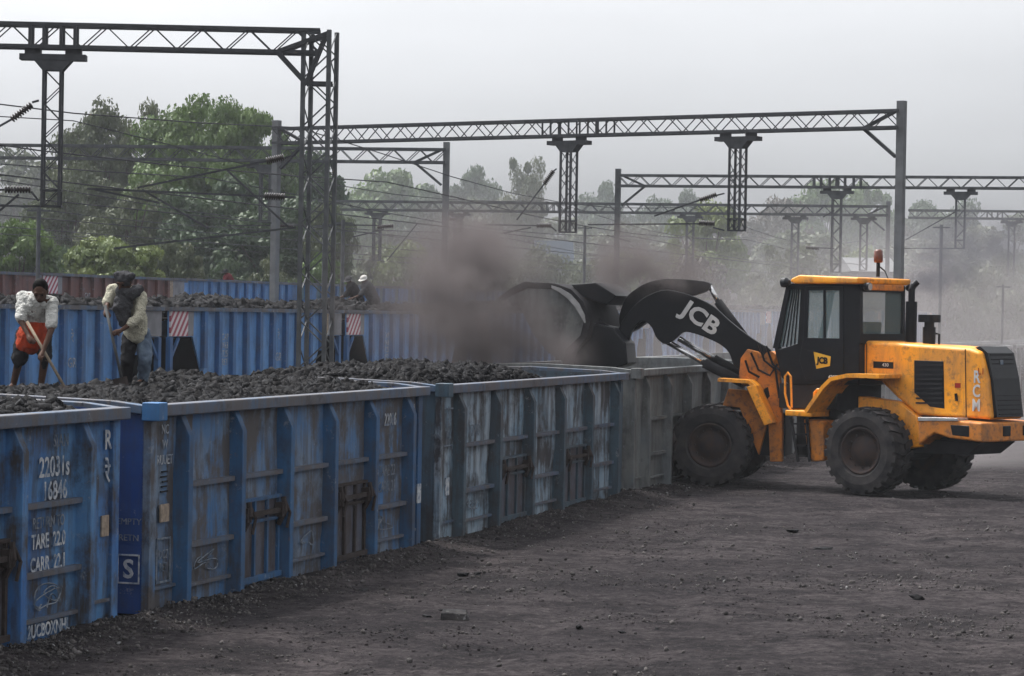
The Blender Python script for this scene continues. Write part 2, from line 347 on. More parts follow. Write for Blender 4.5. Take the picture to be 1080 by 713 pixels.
# rocks
def ico():
    import bmesh
    bm = bmesh.new(); bmesh.ops.create_icosphere(bm, subdivisions=1, radius=1); bm.verts.ensure_lookup_table()
    v = np.array([x.co[:] for x in bm.verts]); f = np.array([[q.index for q in p.verts] for p in bm.faces]); bm.free(); return v, f
IV, IF = ico()
TPL = []
for i in range(14):
    r = np.random.default_rng(i); v = IV * (0.55 + .8 * r.random((len(IV), 1))) * (np.array([1, .7, .4]) * (.7 + .6 * r.random(3)))
    v = np.sign(v) * np.abs(v) ** .72; TPL.append(v)
def rocks(pos, size, seed=0):
    r = np.random.default_rng(seed); n = len(pos); Vs = np.empty((n, len(IV), 3)); q = r.normal(size=(n, 4)); q /= np.linalg.norm(q, axis=1, keepdims=True)
    a, b, c, d = q.T
    Rm = np.stack([np.stack([1 - 2 * (c * c + d * d), 2 * (b * c - a * d), 2 * (b * d + a * c)], -1), np.stack([2 * (b * c + a * d), 1 - 2 * (b * b + d * d), 2 * (c * d - a * b)], -1),
                   np.stack([2 * (b * d - a * c), 2 * (c * d + a * b), 1 - 2 * (b * b + c * c)], -1)], 1)
    T = np.stack(TPL)[r.integers(0, len(TPL), n)]
    Vs = np.einsum('nij,nkj->nki', Rm, T) * np.asarray(size)[:, None, None] * .6 + np.asarray(pos)[:, None, :]
    F = (IF[None] + (np.arange(n) * len(IV))[:, None, None]).reshape(-1, 3)
    return Vs.reshape(-1, 3), F

# ------------------------------------------------------------------ ground
def gheight(x, y):
    n = -.96 * x + .28 * y; t = .28 * x + .96 * y
    h = .09 * (fbm(x * .35, y * .35, 4, 3) - .47) + .05 * (fbm(x * 1.7, y * 1.7, 4, 9) - .47) + .018 * (fbm(x * 7, y * 7, 3, 5) - .45)
    q = -.34 * x + .94 * y
    h += .035 * np.sin(n * 3.1 + 1.5 * fbm(x * .3, y * .3, 2, 1) * 4) * (fbm(x * .2, y * .2, 2, 8) - .2)
    bank = np.exp(-((n - 10.85) / .42) ** 2) * (.01 + .15 * fbm(x * .9, y * .9, 4, 12)); bank = np.where(n > 11.0, bank * .5 - .03, bank)
    pile = .22 * np.exp(-(((x - 7.2) / 2.6) ** 2 + ((y - 45.2) / .9) ** 2)) * fbm(x * 1.2, y * 1.2, 3, 2)
    for (x0, m_, c_, d_) in ((2.2, .055, .5, .035), (-1.2, .16, .35, .03), (5.2, .02, -.6, .03)):
        cxx = x0 + m_ * (y - 24) + c_ * np.sin((y - 24) * .11)
        for e in (-1, 1):
            dd = x - cxx - e * .95
            h = h - d_ * np.exp(-(dd / .24) ** 4) * (.75 + .35 * np.sin(y * 16 + np.abs(dd) * 12)) * np.clip(1.6 * fbm(x * .25, y * .25, 2, 77), .15, 1) + .55 * d_ * np.exp(-((np.abs(dd) - .33) / .09) ** 2) * fbm(x * 2, y * 2, 2, 5)
    near = np.clip(1 - (np.hypot((x - 5.5), (y - 49.5) * 1.1) - 2.5) / 2.5, 0, 1)
    far = np.clip((y - 70) / 60, 0, 1)
    return (h + pile) * (1 - near) * (1 - far) + bank * (1 - far * .7) - .02 * near
def grow(a, b, step, lim, k=1.18):
    xs = list(np.arange(a, b, step)); s = step; x = xs[-1]
    while x < lim: s *= k; x += s; xs.append(x)
    s = step; x = xs[0]; lo = []
    while x > -lim: s *= k; x -= s; lo.append(x)
    return np.array(lo[::-1] + xs)
gx = grow(-10, 17, .085, 5000); gy = grow(20, 62, .11, 5000); gy = gy[gy > -60]
GX, GY = np.meshgrid(gx, gy); GZ = gheight(GX, GY)
nx, ny = len(gx), len(gy); idx = np.arange(nx * ny).reshape(ny, nx)
F = np.stack([idx[:-1, :-1], idx[:-1, 1:], idx[1:, 1:], idx[1:, :-1]], -1).reshape(-1, 4)
g = npmesh('ground', np.stack([GX, GY, GZ], -1).reshape(-1, 3), F, M['ground'], smooth=True); g['kind'] = 'structure'
def gz(x, y): return float(gheight(np.array([x]), np.array([y]))[0])

# loose coal gravel on the yard
r = np.random.default_rng(3); n0 = 420000
gy_ = 22 + 46 * r.random(n0) ** 1.2; gx_ = (r.random(n0) * 2 - 1) * gy_ * .21 + .2
nn = -.96 * gx_ + .28 * gy_
cl = fbm(gx_ * .45, gy_ * .9, 4, 30); bankp = np.exp(-((nn - 10.6) / .45) ** 2)
keep = (r.random(n0) < np.clip((cl - .44) * 2.6, .02, 1) * .28 + bankp * .35) & (nn < 11.02)
gx_, gy_ = gx_[keep], gy_[keep]; sz = .007 + .018 * r.random(len(gx_)) ** 3 + .05 * r.random(len(gx_)) ** 14 + .014 * bankp[keep] * r.random(len(gx_))
V, F = rocks(np.stack([gx_, gy_, gheight(gx_, gy_) + sz * .2], -1), sz, 5)
o = npmesh('coal_gravel', V, F, M['gravel']); tag(o, 'loose coal gravel and crumbs scattered over the dusty yard', 'gravel', kind='stuff')
n0 = 160000
r = np.random.default_rng(31); gy2 = 22 + 30 * r.random(n0) ** 1.1; gx2 = (r.random(n0) * 2 - 1) * gy2 * .21 + .2; nn2 = -.96 * gx2 + .28 * gy2
c2_ = fbm(gx2 * .8 + 40, gy2 * .8, 4, 60); keep = (r.random(n0) < np.clip((c2_ - .42) * 2.2, .05, 1) * .35) & (nn2 < 10.9)
gx2, gy2 = gx2[keep], gy2[keep]; sz = .010 + .035 * r.random(len(gx2)) ** 3
V, F = rocks(np.stack([gx2, gy2, gheight(gx2, gy2) - sz * .05], -1), sz, 6)
o = npmesh('dust_clods', V, F, M['ground']); tag(o, 'crumbly clods of packed coal dust on the yard surface', 'clods', kind='stuff')
def lump(px, py, s, lab, mat='coal', flat=.6, seed=1):
    r_ = ray(px, py); p = CO + r_ * (-HC / r_.z); p.z = gz(p.x, p.y)
    rr = np.random.default_rng(seed); V = TPL[seed % 14] * np.array([1, .8, flat]) * s * (.9 + .2 * rr.random((len(IV), 1)))
    V = V - np.array([0, 0, V[:, 2].min() + s * .08])
    me = bpy.data.meshes.new('coal_lump'); me.from_pydata(V.tolist(), [], IF.tolist()); o = link('coal_lump', me, None, M[mat]); o.location = p; o.rotation_euler = (0, 0, seed)
    tag(o, lab, 'coal lump', 'coal lumps lying in the yard'); return o
# big flat slab, nearer the camera than the others
r_ = ray(479, 652); p = CO + r_ * (-HC / r_.z)
mb = MB(); mb.add([(-.15, -.09, 0), (.13, -.1, 0), (.16, .07, 0), (-.12, .1, 0), (-.14, -.07, .085), (.12, -.085, .075), (.13, .06, .10), (-.11, .08, .105)],
                  [(0, 3, 2, 1), (4, 5, 6, 7), (0, 1, 5, 4), (1, 2, 6, 5), (2, 3, 7, 6), (3, 0, 4, 7)])
o = mb.build('coal_lump', M['coal_dusty'], bevel=.012); o.location = (p.x, p.y, gz(p.x, p.y) - .01); o.rotation_euler = (R(2), 0, .1)
tag(o, 'largest flat topped block of coal lying alone on the open ground', 'coal lump', 'coal lumps lying in the yard')
for a in ((451, 649, .07, 'small dark lump just left of the flat topped block', 'coal', .6, 2), (466, 643, .05, 'tiny lump touching the back of the flat topped block', 'coal', .5, 3),
          (488, 606, .08, 'jagged piece at the left of the pair beyond the flat block', 'coal', .5, 4), (503, 606, .06, 'jagged piece at the right of the pair beyond the flat block', 'coal', .6, 5),
          (611, 663, .06, 'round black lump alone in the middle foreground', 'coal', .8, 6), (656, 667, .05, 'black lump right of the round foreground lump', 'coal', .6, 7),
          (693, 662, .04, 'small black lump at the right end of the foreground row of three', 'coal', .7, 8),
          (868, 577, .15, 'long flat black slab on the ground in front of the loader rear wheel', 'coal', .22, 9), (836, 561, .11, 'angular lump behind the long slab near the loader', 'coal', .45, 10),
          (382, 621, .12, 'flat dark lump near the blue wagon side', 'coal', .3, 11), (729, 622, .09, 'flat lump on bare ground between wheel tracks', 'coal', .3, 12),
          (967, 633, .10, 'dark lump in the trampled patch on the right of the yard', 'coal', .5, 13)): lump(*a)

# ------------------------------------------------------------------ open wagons of the near train
N1 = 11.05; WID = 3.15
TM = Matrix(((1, 0, 0, 0), (0, 0, -1, 0), (0, 1, 0, 0), (0, 0, 0, 1)))     # text plane facing -y
def tpos(x, y, z): return Matrix.Translation((x, y, z)) @ TM
def latch(root_door, x0, x1, y, z):
    b = MB(); b.bar((x0 - .1, y - .05, z), (x1 + .08, y - .05, z + .01), .045, .05)
    for x in (x0 + .12, x1 - .12):
        b.tube([(x, y - .02, z - .16), (x, y - .1, z), (x + .02, y - .07, z + .15)], .03, 6); b.box(x - .06, x + .06, y - .09, y, z - .07, z + .09)
        b.tube([(x + .05, y - .08, z + .1), (x + .1, y - .12, z - .03), (x + .06, y - .1, z - .2)], .018, 6)
    b.build('latch', M['iron'], root_door)
def open_wagon(name, t0, L, mpanel, mpost, mrail, mcap, mend, doors=(1, 3), T=2.12, bulge=.025, bent=0, last=None):
    c = TN(t0, N1); root = empty(name, place(c.x, c.y, 0, ANG))
    hb = .14
    # near side sheet: slightly dented panels
    nxp, nzp = (60, 14); xs = np.linspace(.03, L - .03, nxp); zs = np.linspace(0.02, T - .12, nzp); X, Z = np.meshgrid(xs, zs)
    Y = .075 * (fbm(X * 1.5 + t0, Z * 1.7, 3, 17) - .45); Y = np.minimum(Y, .02)
    V = np.stack([X, Y + .0, Z], -1).reshape(-1, 3); k = len(V); V = np.concatenate([V, V + np.array([0, .02, 0])])
    i2 = np.arange(nxp * nzp).reshape(nzp, nxp); q = np.stack([i2[:-1, :-1], i2[:-1, 1:], i2[1:, 1:], i2[1:, :-1]], -1).reshape(-1, 4)
    side = npmesh('side_panel', V, np.concatenate([q, q[:, ::-1] + k]), mpanel, root, True)
    MB().box(.03, L - .03, WID - .03, WID, .02, T - .12).build('side_panel', mpanel, root)
    b = MB()
    b.box(-.02, L + .02, -.15, .02, T - .12, T); b.build('top_rail', mrail, root, bevel=.012)
    MB().box(-.02, L + .02, WID - .02, WID + .12, T - .12, T).build('top_rail', mrail, root, bevel=.012)
    # end walls with arched head rails
    for e, (x0, x1) in enumerate(((0, .03), (L - .03, L))):
        b = MB(); b.box(x0, x1, .03, WID - .03, .02, T - .05)
        b.prism([(.03, T - .06), (WID - .03, T - .06), (WID - .35, T - .02 + bulge * .8), (WID / 2, T - .02 + bulge), (.35, T - .02 + bulge * .35)], lambda a, l, z: Vector((l, a, z)), x0, x1)
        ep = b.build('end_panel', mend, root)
        b = MB(); pts = [(.0, T - .05), (.35, T - .02 + bulge * .35), (WID / 2, T + bulge), (WID - .35, T - .02 + bulge * .8), (WID, T - .05)]
        xm = -.05 if e == 0 else L + .05
        for i in range(4): b.bar((xm, pts[i][0], pts[i][1]), (xm, pts[i + 1][0], pts[i + 1][1]), .14, .09)
        b.build('end_rail', mrail, root, bevel=.01)
        b = MB()
        for y in (.8, 1.57, 2.35): b.box(x0 - .1 if e == 0 else x1, x0 if e == 0 else x1 + .1, y - .05, y + .05, .05, T - .04)
        b.build('end_rib', mpost, root)
    # bright folded cap at the near corner
    b = MB(); b.box(-.13, .09, -.19, .0, T - .16, T + .025); b.build('corner_cap', mcap, root, bevel=.012)
    # corner posts
    for x in (.0, L - .16):
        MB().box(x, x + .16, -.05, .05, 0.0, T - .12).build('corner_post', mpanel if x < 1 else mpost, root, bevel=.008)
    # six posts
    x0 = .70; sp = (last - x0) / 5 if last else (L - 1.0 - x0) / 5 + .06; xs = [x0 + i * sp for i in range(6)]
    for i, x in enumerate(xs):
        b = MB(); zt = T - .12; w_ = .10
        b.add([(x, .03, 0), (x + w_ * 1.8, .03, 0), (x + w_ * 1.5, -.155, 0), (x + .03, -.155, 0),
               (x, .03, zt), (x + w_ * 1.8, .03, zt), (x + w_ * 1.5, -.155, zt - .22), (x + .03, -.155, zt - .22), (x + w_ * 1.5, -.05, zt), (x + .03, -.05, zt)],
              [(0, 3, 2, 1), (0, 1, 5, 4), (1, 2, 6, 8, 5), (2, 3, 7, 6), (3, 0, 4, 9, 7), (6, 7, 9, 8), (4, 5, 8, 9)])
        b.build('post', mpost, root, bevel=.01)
    for i in range(5):
        xa, xb = xs[i] + .18, xs[i + 1]
        if i in doors:
            MB().bar((xa, -.035, 1.27), (xb, -.035, 1.27), .075, .05).build('rib', mrail, root)
            d = MB().box(xa + .03, xb - .03, -.035, -.012, .12, 1.0).build('door', paintdoor(mpanel), root)
            b = MB()
            for f in (.02, .36, .68, .97):
                xx = xa + .05 + (xb - xa - .1) * f; b.bar((xx, -.05, .13), (xx, -.05, .98), .035, .05)
            b.bar((xa + .03, -.055, .12), (xb - .03, -.055, .13), .06, .06); b.bar((xa + .03, -.05, 1.0), (xb - .03, -.05, 1.0), .05, .035)
            b.bar((xa + .03, -.05, .76), (xb - .03, -.05, .76), .05, .035)
            b.build('door_frame', M['iron'] if random.random() < .2 else mpost, d)
            latch(d, xa, xb, -.05, .84)
        else:
            b = MB(); dz = bent * .1 if i == 0 else 0
            for z in (1.27, .64):
                b.bar((xa, -.04, z - dz), (xb, -.04, z), .085, .05)
            b.bar((xa, -.03, .22), (xb, -.03, .22), .05, .035)
            b.build('rib', mrail, root)
    for xa, xb in ((.17, xs[0]), (xs[5] + .18, L - .17)): MB().bar((xa, -.02, .26), (xb, -.02, .26), .04, .03).build('rib', mrail, root)
    MB().box(.05, L - .05, .05, WID - .05, .0, .18).build('floor', M['iron'], root)
    b = MB(); b.bar((L, WID / 2, .12), (L + .75, WID / 2, .12), .2, .2); b.build('coupler', M['iron'], root)
    return root, xs
_pd = {}
def paintdoor(m):
    if m.name not in _pd:
        _pd[m.name] = paint('door_' + m.name, (.085, .08, .095), (.07, .085, .12), dirt=(.045, .035, .035), amount=.7, rust=.7, off=(len(_pd) * 3, 2, 2))
    return _pd[m.name]
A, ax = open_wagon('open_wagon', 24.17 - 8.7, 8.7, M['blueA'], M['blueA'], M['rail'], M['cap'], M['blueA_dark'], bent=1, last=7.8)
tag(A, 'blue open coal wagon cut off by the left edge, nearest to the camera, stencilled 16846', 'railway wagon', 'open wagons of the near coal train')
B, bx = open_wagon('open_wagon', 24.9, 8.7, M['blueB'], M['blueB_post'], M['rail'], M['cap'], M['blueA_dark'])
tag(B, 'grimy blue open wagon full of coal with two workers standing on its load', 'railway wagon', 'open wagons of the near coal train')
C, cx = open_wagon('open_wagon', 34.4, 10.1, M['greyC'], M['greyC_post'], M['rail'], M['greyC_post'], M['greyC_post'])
tag(C, 'pale blue grey open wagon being filled by the loader bucket', 'railway wagon', 'open wagons of the near coal train')
D, dx = open_wagon('open_wagon', 45.35, 9.8, M['greyD'], M['greyD'], M['greyD'], M['greyD'], M['greyD'], T=2.16)
tag(D, 'dusty light grey empty wagon behind the loader front wheel', 'railway wagon', 'open wagons of the near coal train')
FAR = []
for i in range(9):
    c = TN(45.35 + 10.6 * (i + 1), N1); o = copy_tree(D); o.location = (c.x, c.y, 0); FAR.append(o)
    tag(o, ['dusty grey wagon right behind the loader cab', 'hazy grey wagon behind the loader engine cover', 'hazy open wagon beyond the exhaust stack with its rim just showing'][i] if i < 3 else
        'far hazy open wagon of the near train fading into dust at the right edge', 'railway wagon', 'open wagons of the near coal train' if i < 3 else 'far hazy wagons at the right')
# stencils
WT, WF = M['white'], M['whitefaint']
xa = ax[4] + .2
text('lettering', 'SJAN', .17, tpos(xa + .85, -.03, 1.84), WF, A, sx=.9)
text('lettering', '22031s', .26, tpos(xa + .72, -.03, 1.60), WT, A, sx=.85, bold=.004)
text('lettering', '16846', .24, tpos(xa + .74, -.03, 1.31 + .07), WT, A, sx=.85, bold=.004)
text('lettering', 'RETURN TO', .15, tpos(xa + .62, -.03, 1.10), WF, A, sx=.8)
text('lettering', 'TARE  22.0', .19, tpos(xa + .62, -.03, .93), WT, A, sx=.8, bold=.003)
text('lettering', 'CARR  22.1', .19, tpos(xa + .62, -.03, .72), WT, A, sx=.8, bold=.003)
text('lettering', 'R', .26, tpos(A_x := 8.46, -.03, 1.80), WT, A, sx=1.0, bold=.006)
text('lettering', 'रे', .26, tpos(A_x, -.03, 1.48), WT, A, sx=1.0, bold=.004)
text('lettering', '2UCBOXNHL', .17, tpos(xa + .62, -.045, .12), WT, A, sx=.85, bold=.003)
MB().box(8.34, 8.50, -.035, -.02, .88, 1.08).build('plate', M['orangefaint'], A)
def chalk(root, x0, z0, w_, h_, n, seed, y=-.032):
    r = random.Random(seed); b = MB(); pts = [(x0, y, z0)]
    for _ in range(n): pts.append((x0 + r.uniform(-w_, w_), y, z0 + r.uniform(-h_, h_)))
    cur = []
    for i in range(len(pts) - 2):
        a_, b_2, c_ = (Vector(pts[i]) + Vector(pts[i + 1])) / 2, Vector(pts[i + 1]), (Vector(pts[i + 1]) + Vector(pts[i + 2])) / 2
        cur += [a_.lerp(b_2, t).lerp(b_2.lerp(c_, t), t) for t in (0, .25, .5, .75)]
    b.tube(cur, .007, 4); b.build('chalk_scrawl', WF, root)
chalk(A, xa + .6, .42, .42, .16, 16, 4)
text('lettering', 'NC\nW\nRUUET', .14, tpos(.42, -.02, 1.70), WT, B, sx=.9, line=1.1)
MB().box(.30, .52, -.035, -.02, .92, 1.10).build('plate', M['orangefaint'], B)
text('lettering', 'DCZ\nRET', .13, tpos(.42, -.02, .52), WF, B, sx=.9)
b = MB()
for (x0, x1, z0, z1) in ((.24, .60, .74, .76), (.24, .60, .30, .32), (.24, .26, .30, .76), (.58, .60, .30, .76)): b.box(x0, x1, -.024, -.012, z0, z1)
b.build('stencil_frame', WF, B)
b = MB()
for k in range(5): b.box(.33 + .02 * (k % 3), .50 - .02 * (k % 2), -.024, -.012, 1.22 + .05 * k, 1.235 + .05 * k)
b.build('stencil_frame', M['black'], B)
xb = bx[4] + .2
text('lettering', '22016', .22, tpos(xb + .72, -.03, 1.72), WT, B, sx=.85, bold=.003); text('lettering', '11', .24, tpos(xb + .75, -.03, 1.45), WF, B)
text('lettering', 'TARE 22\nCARR 21', .2, tpos(xb + .62, -.03, .98), WF, B, sx=.9)
text('lettering', 'N', .2, tpos(8.35, -.03, 1.82), WT, B); text('lettering', 'रे', .24, tpos(8.35, -.03, 1.5), M['orangefaint'], B)
MB().box(8.5, 8.66, -.062, -.051, .60, .85).build('plate', M['white'], B)
text('lettering', 'L\nC\nO', .16, tpos(.44, -.02, 1.6), WF, C, line=1.0)
b = MB()
for (x0, x1, z0, z1) in ((.20, .62, 1.78, 1.80), (.20, .62, 1.28, 1.30)): b.box(x0, x1, -.03, -.012, z0, z1)
b.build('stencil_frame', WF, C)
MB().box(.3, .46, -.035, -.02, .62, .86).build('plate', M['white'], C)
text('lettering', '17/03', .24, tpos(cx[0] + .9, -.03, 1.45), WF, C)
chalk(B, bx[4] + .8, .42, .38, .14, 14, 8); chalk(B, bx[0] + .8, .42, .4, .14, 12, 5); chalk(C, cx[0] + .9, .4, .4, .15, 12, 6); chalk(B, bx[2] + .8, .44, .36, .1, 9, 15)
# S stencil on the deep blue end wall of B
EM = Matrix(((0, 0, -1, 0), (-1, 0, 0, 0), (0, 1, 0, 0), (0, 0, 0, 1)))
text('lettering', 'S', .26, Matrix.Translation((-.012, .17, .46)) @ EM, WT, B, bold=.006)
b = MB()
for (y0, y1, z0, z1) in ((.05, .29, .60, .615), (.05, .29, .32, .335), (.05, .062, .32, .615), (.278, .29, .32, .615)): b.box(-.016, -.002, y0, y1, z0, z1)
b.build('stencil_frame', WT, B)
text('lettering', 'EMPTY\nRETN', .09, Matrix.Translation((-.012, .17, .86)) @ EM, WF, B, line=1.8)
# diagonal brace pieces between A and B
# ------------------------------------------------------------------ coal loads
def coal_load(t0, L, fn, n, seed, lab, nmin=N1, wid=WID, zb=0, smin=.028, smax=.15, mat='coal', parentz=0, grp=None):
    c = TN(t0, nmin); mw = place(c.x, c.y, parentz, ANG)
    nx_, ny_ = max(8, int(L / .12)), max(6, int(wid / .12)); xs = np.linspace(.06, L - .06, nx_); ys = np.linspace(.06, wid - .06, ny_)
    X, Y = np.meshgrid(xs, ys); Z = fn(X, Y); i2 = np.arange(nx_ * ny_).reshape(ny_, nx_)
    V = np.stack([X, Y, Z], -1).reshape(-1, 3); F = np.stack([i2[:-1, :-1], i2[:-1, 1:], i2[1:, 1:], i2[1:, :-1]], -1).reshape(-1, 4)
    F = np.concatenate([F[:, [0, 1, 2]], F[:, [0, 2, 3]]])
    r = np.random.default_rng(seed); mg = .06 + smax * .75; rx = mg + (L - 2 * mg) * r.random(n); ry = mg + (wid - 2 * mg) * r.random(n); s = smin + (smax - smin) * r.random(n) ** 4.5
    RV, RF = rocks(np.stack([rx, ry, fn(rx, ry) + s * .15], -1), s * 1.3, seed + 1)
    V = np.concatenate([V, RV]); F = np.concatenate([F, RF + nx_ * ny_])
    o = npmesh('coal_load', V, F, M[mat]); o.matrix_world = mw; tag(o, lab, 'coal', grp, kind='stuff'); return o
def hump(x, y, L, wid, e=.45): return np.clip(np.minimum(x, L - x) / e, 0, 1) * np.clip(np.minimum(y, wid - y) / e, 0, 1)
fA = lambda x, y: 2.00 + .10 * hump(x, y, 8.7, WID) * (.4 + 1.2 * fbm(x * 1.1, y * 1.1, 3, 4))
fB = lambda x, y: 1.98 + (.02 + .34 * (fbm(x * .8 + 3, y * .9, 4, 6) - .2)) * (1 - .55 * np.exp(-((x - 2.6) / 1.7) ** 2)) * hump(x, y, 8.7, WID, .6) + .06 * np.clip(y / 3, 0, 1)
fC = lambda x, y: np.where(x < 5.4, 1, np.exp(-((x - 5.4) / .9) ** 2)) * (.25 + .1 * hump(x, y, 10.1, WID) + .32 * (fbm(x * .9, y * .9, 4, 16) - .3) * hump(x, y, 10.1, WID, .6)) + 1.78
coal_load(24.17 - 8.7, 8.7, fA, 14000, 11, 'coal filling the wagon at the left edge just below its rim')
coal_load(24.9, 8.7, fB, 30000, 12, 'heaped coal with painted glints the two workers stand on')
coal_load(34.4, 10.1, fC, 24000, 13, 'coal heap in the pale wagon tailing off below the bucket')
for i in range(2, 9):
    coal_load(45.35 + 10.6 * (i + 1), 9.8, lambda x, y: 1.9 + .1 * hump(x, y, 9.8, WID), 300, 40 + i, 'dark coal in a far hazy wagon beyond the loader', mat='coal_dusty', smax=.2, grp='far coal loads of the near train')

# ------------------------------------------------------------------ hopper wagons of the two farther trains
def hopper(name, mp_, mr_, L=10.35, T=3.1, wid=3.1):
    root = empty(name)
    b = MB(); z0 = 1.0; zt = T - .08; s0, s1 = 1.30, 2.25    # side sheet with raked ends
    b.prism([(s1, z0), (L - s1, z0), (L - s0, T - .62), (L - .05, T - .62), (L - .05, zt), (.05, zt), (.05, T - .62), (s0, T - .62)], lambda a, l, z: Vector((a, l, z)), 0, .03)
    b.build('side_sheet', mp_, root)
    MB().box(.05, L - .05, wid - .03, wid, 1.0, zt).build('side_sheet', mp_, root)
    b = MB(); b.box(0, L, -.09, .03, zt, T); b.box(0, L, wid - .03, wid + .09, zt, T); b.box(0, .08, .03, wid - .03, zt, T); b.box(L - .08, L, .03, wid - .03, zt, T)
    b.build('top_rim', M['rail'], root)
    for x in np.arange(s0 + .42, L - s0 - .2, .79):
        lo = 1.0 if s1 - .05 < x < L - s1 else T - .62 - (min(x, L - x) - s0) / (s1 - s0) * 0
        if x < s1: lo = T - .62 - (x - s0) * (T - 1.62) / (s1 - s0)
        if x > L - s1: lo = T - .62 - (L - x - s0) * (T - 1.62) / (s1 - s0)
        MB().box(x, x + .17, -.10, -.0, max(1.0, lo), zt - .005).build('side_rib', mr_, root)
    # slope sheets, end sills and ladder posts
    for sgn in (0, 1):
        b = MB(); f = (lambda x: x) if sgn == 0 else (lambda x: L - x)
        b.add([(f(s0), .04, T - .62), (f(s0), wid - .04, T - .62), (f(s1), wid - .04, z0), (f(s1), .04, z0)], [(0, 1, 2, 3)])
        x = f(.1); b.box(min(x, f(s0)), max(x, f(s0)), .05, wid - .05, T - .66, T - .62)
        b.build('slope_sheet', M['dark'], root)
    for sgn in (0, 1):
        f = (lambda x: x) if sgn == 0 else (lambda x: L - x)
        x = f(.12); b = MB(); b.box(x - .07, x + .07, -.04, .06, 1.0, T - .62); b.bar((x, -.0, T - 1.1), (f(.55), 0, T - .64), .05, .07); b.build('end_post', mr_, root)
        a0, a1 = sorted((f(.06), f(.95))); MB().box(a0, a1, -.045, -.003, T - .60, zt - .005).build('hazard_panel' if sgn == 0 else 'pale_panel', M['stripe'] if sgn == 0 else M['pale'], root)
        a0, a1 = sorted((f(.96), f(1.25))); MB().box(a0, a1, -.04, -.003, T - .60, zt - .005).build('pale_panel', M['orangefaint'] if sgn else M['pale'], root)
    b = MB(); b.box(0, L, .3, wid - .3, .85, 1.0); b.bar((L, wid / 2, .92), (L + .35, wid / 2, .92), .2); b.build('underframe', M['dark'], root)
    b = MB()
    for x in (1.6, 2.9, L - 2.9, L - 1.6):
        for y in (.75, wid - .75): b.tube([(x, y - .07, .45), (x, y + .07, .45)], .45, 16)
    b.build('wheel_set', M['iron'], root)
    text('lettering', 'CAP\nX63\nT25\nRET', .2, tpos(3.05, -.012, 2.2), WT, root, line=.9)
    text('lettering', 'रे\n\nGR', .27, tpos(6.22, -.012, 2.25), WT, root, line=.9)
    return root
HB = hopper('hopper_wagon', M['hop'], M['hop_rib']); HRd = hopper('hopper_wagon', M['hopred'], M['hopred']); HC2 = hopper('hopper_wagon', M['hopcyan'], M['hop_rib'])
N2, N3 = 22.2, 35.0
used = set()
def put(proto, t, n, z, lab, grp):
    o = copy_tree(proto) if proto.name in used else proto
    used.add(proto.name); c = TN(t, n); o.location = (c.x, c.y, z); o.rotation_euler = (0, 0, ANG)
    return tag(o, lab, 'hopper wagon', grp)
G2_, G3_ = 'hopper wagons of the middle train', 'wagons of the farthest train'
T2L = {-2: 'blue hopper wagon at the left edge behind the workers', -1: 'blue hopper wagon standing behind the two workers', 0: 'blue hopper wagon behind the lattice mast, between the two dark trapezoid gaps',
       1: 'blue hopper wagon right of the lattice mast veiled by brown dust', 2: 'hopper wagon hidden behind the brown dust plume', 3: 'hazy hopper wagon seen under the raised bucket', 4: 'pale hazy hopper wagon seen under the lettered boom',
       5: 'pale hazy hopper wagon seen between boom and cab'}
CL2 = {-2: 'coal heaped on the middle train at the left edge behind the first worker', -1: 'coal heaped on the middle train behind the two workers', 0: 'coal heaped on the middle train just left of the lattice mast',
       1: 'coal heaped on the middle train under the far crouching workers', 2: 'coal heaped on the middle train inside the brown dust', 3: 'hazy coal heap behind the raised bucket', 4: 'hazy coal heap behind the lettered boom'}
for i in range(-2, 19):
    red = i >= 12
    z = max(0, (i - 1)) * .07; z = min(z, .55)
    put(HRd if red else HB, 51.0 + 10.7 * i, N2, z, T2L.get(i, 'far rust red hopper wagon in the haze at the right edge' if red else 'far pale blue hopper wagon in the haze beyond the loader cab'), G2_ if i in T2L else ('far red wagons at the right' if red else 'far blue wagons beyond the loader'))
    coal_load(51.0 + 10.7 * i, 10.35, lambda x, y, i=i: 2.86 + (.10 + .42 * (fbm(x * .5 + i * 7, y * .6, 3, 21) - .15)) * hump(x, y, 10.35, 3.1, .9), 9000 if i < 5 else 500, 60 + i,
              CL2.get(i, 'far hazy coal load on a middle train wagon beyond the loader'), N2, 3.1, smin=.05, smax=.30, parentz=z, grp=None if i in CL2 else 'far coal loads of the middle train')
for i in range(-2, 12):
    t = 78 + 10.7 * i + 4.0
    pr, nm = (HRd, 'rust red wagon of the farthest train at the left edge') if i <= -1 else ((HB, 'bright blue wagon of the farthest train behind the workers') if i == 0 else (HC2, 'dull teal wagon of the farthest train in front of the dark tree'))
    if i >= 2: nm = 'far dull wagon of the farthest train lost in dust'
    o = put(pr, t, N3, .95 + min(i, 3) * .02, nm, 'wagons of the farthest train' if i < 2 else 'farthest train wagons in dust')
    if i != -1:
        for ch in o.children:
            if ch.name.startswith(('hazard_panel', 'pale_panel')): ch.material_slots[0].link = 'OBJECT'; ch.material_slots[0].material = M['hopred'] if i < -1 else M['hop_rib']

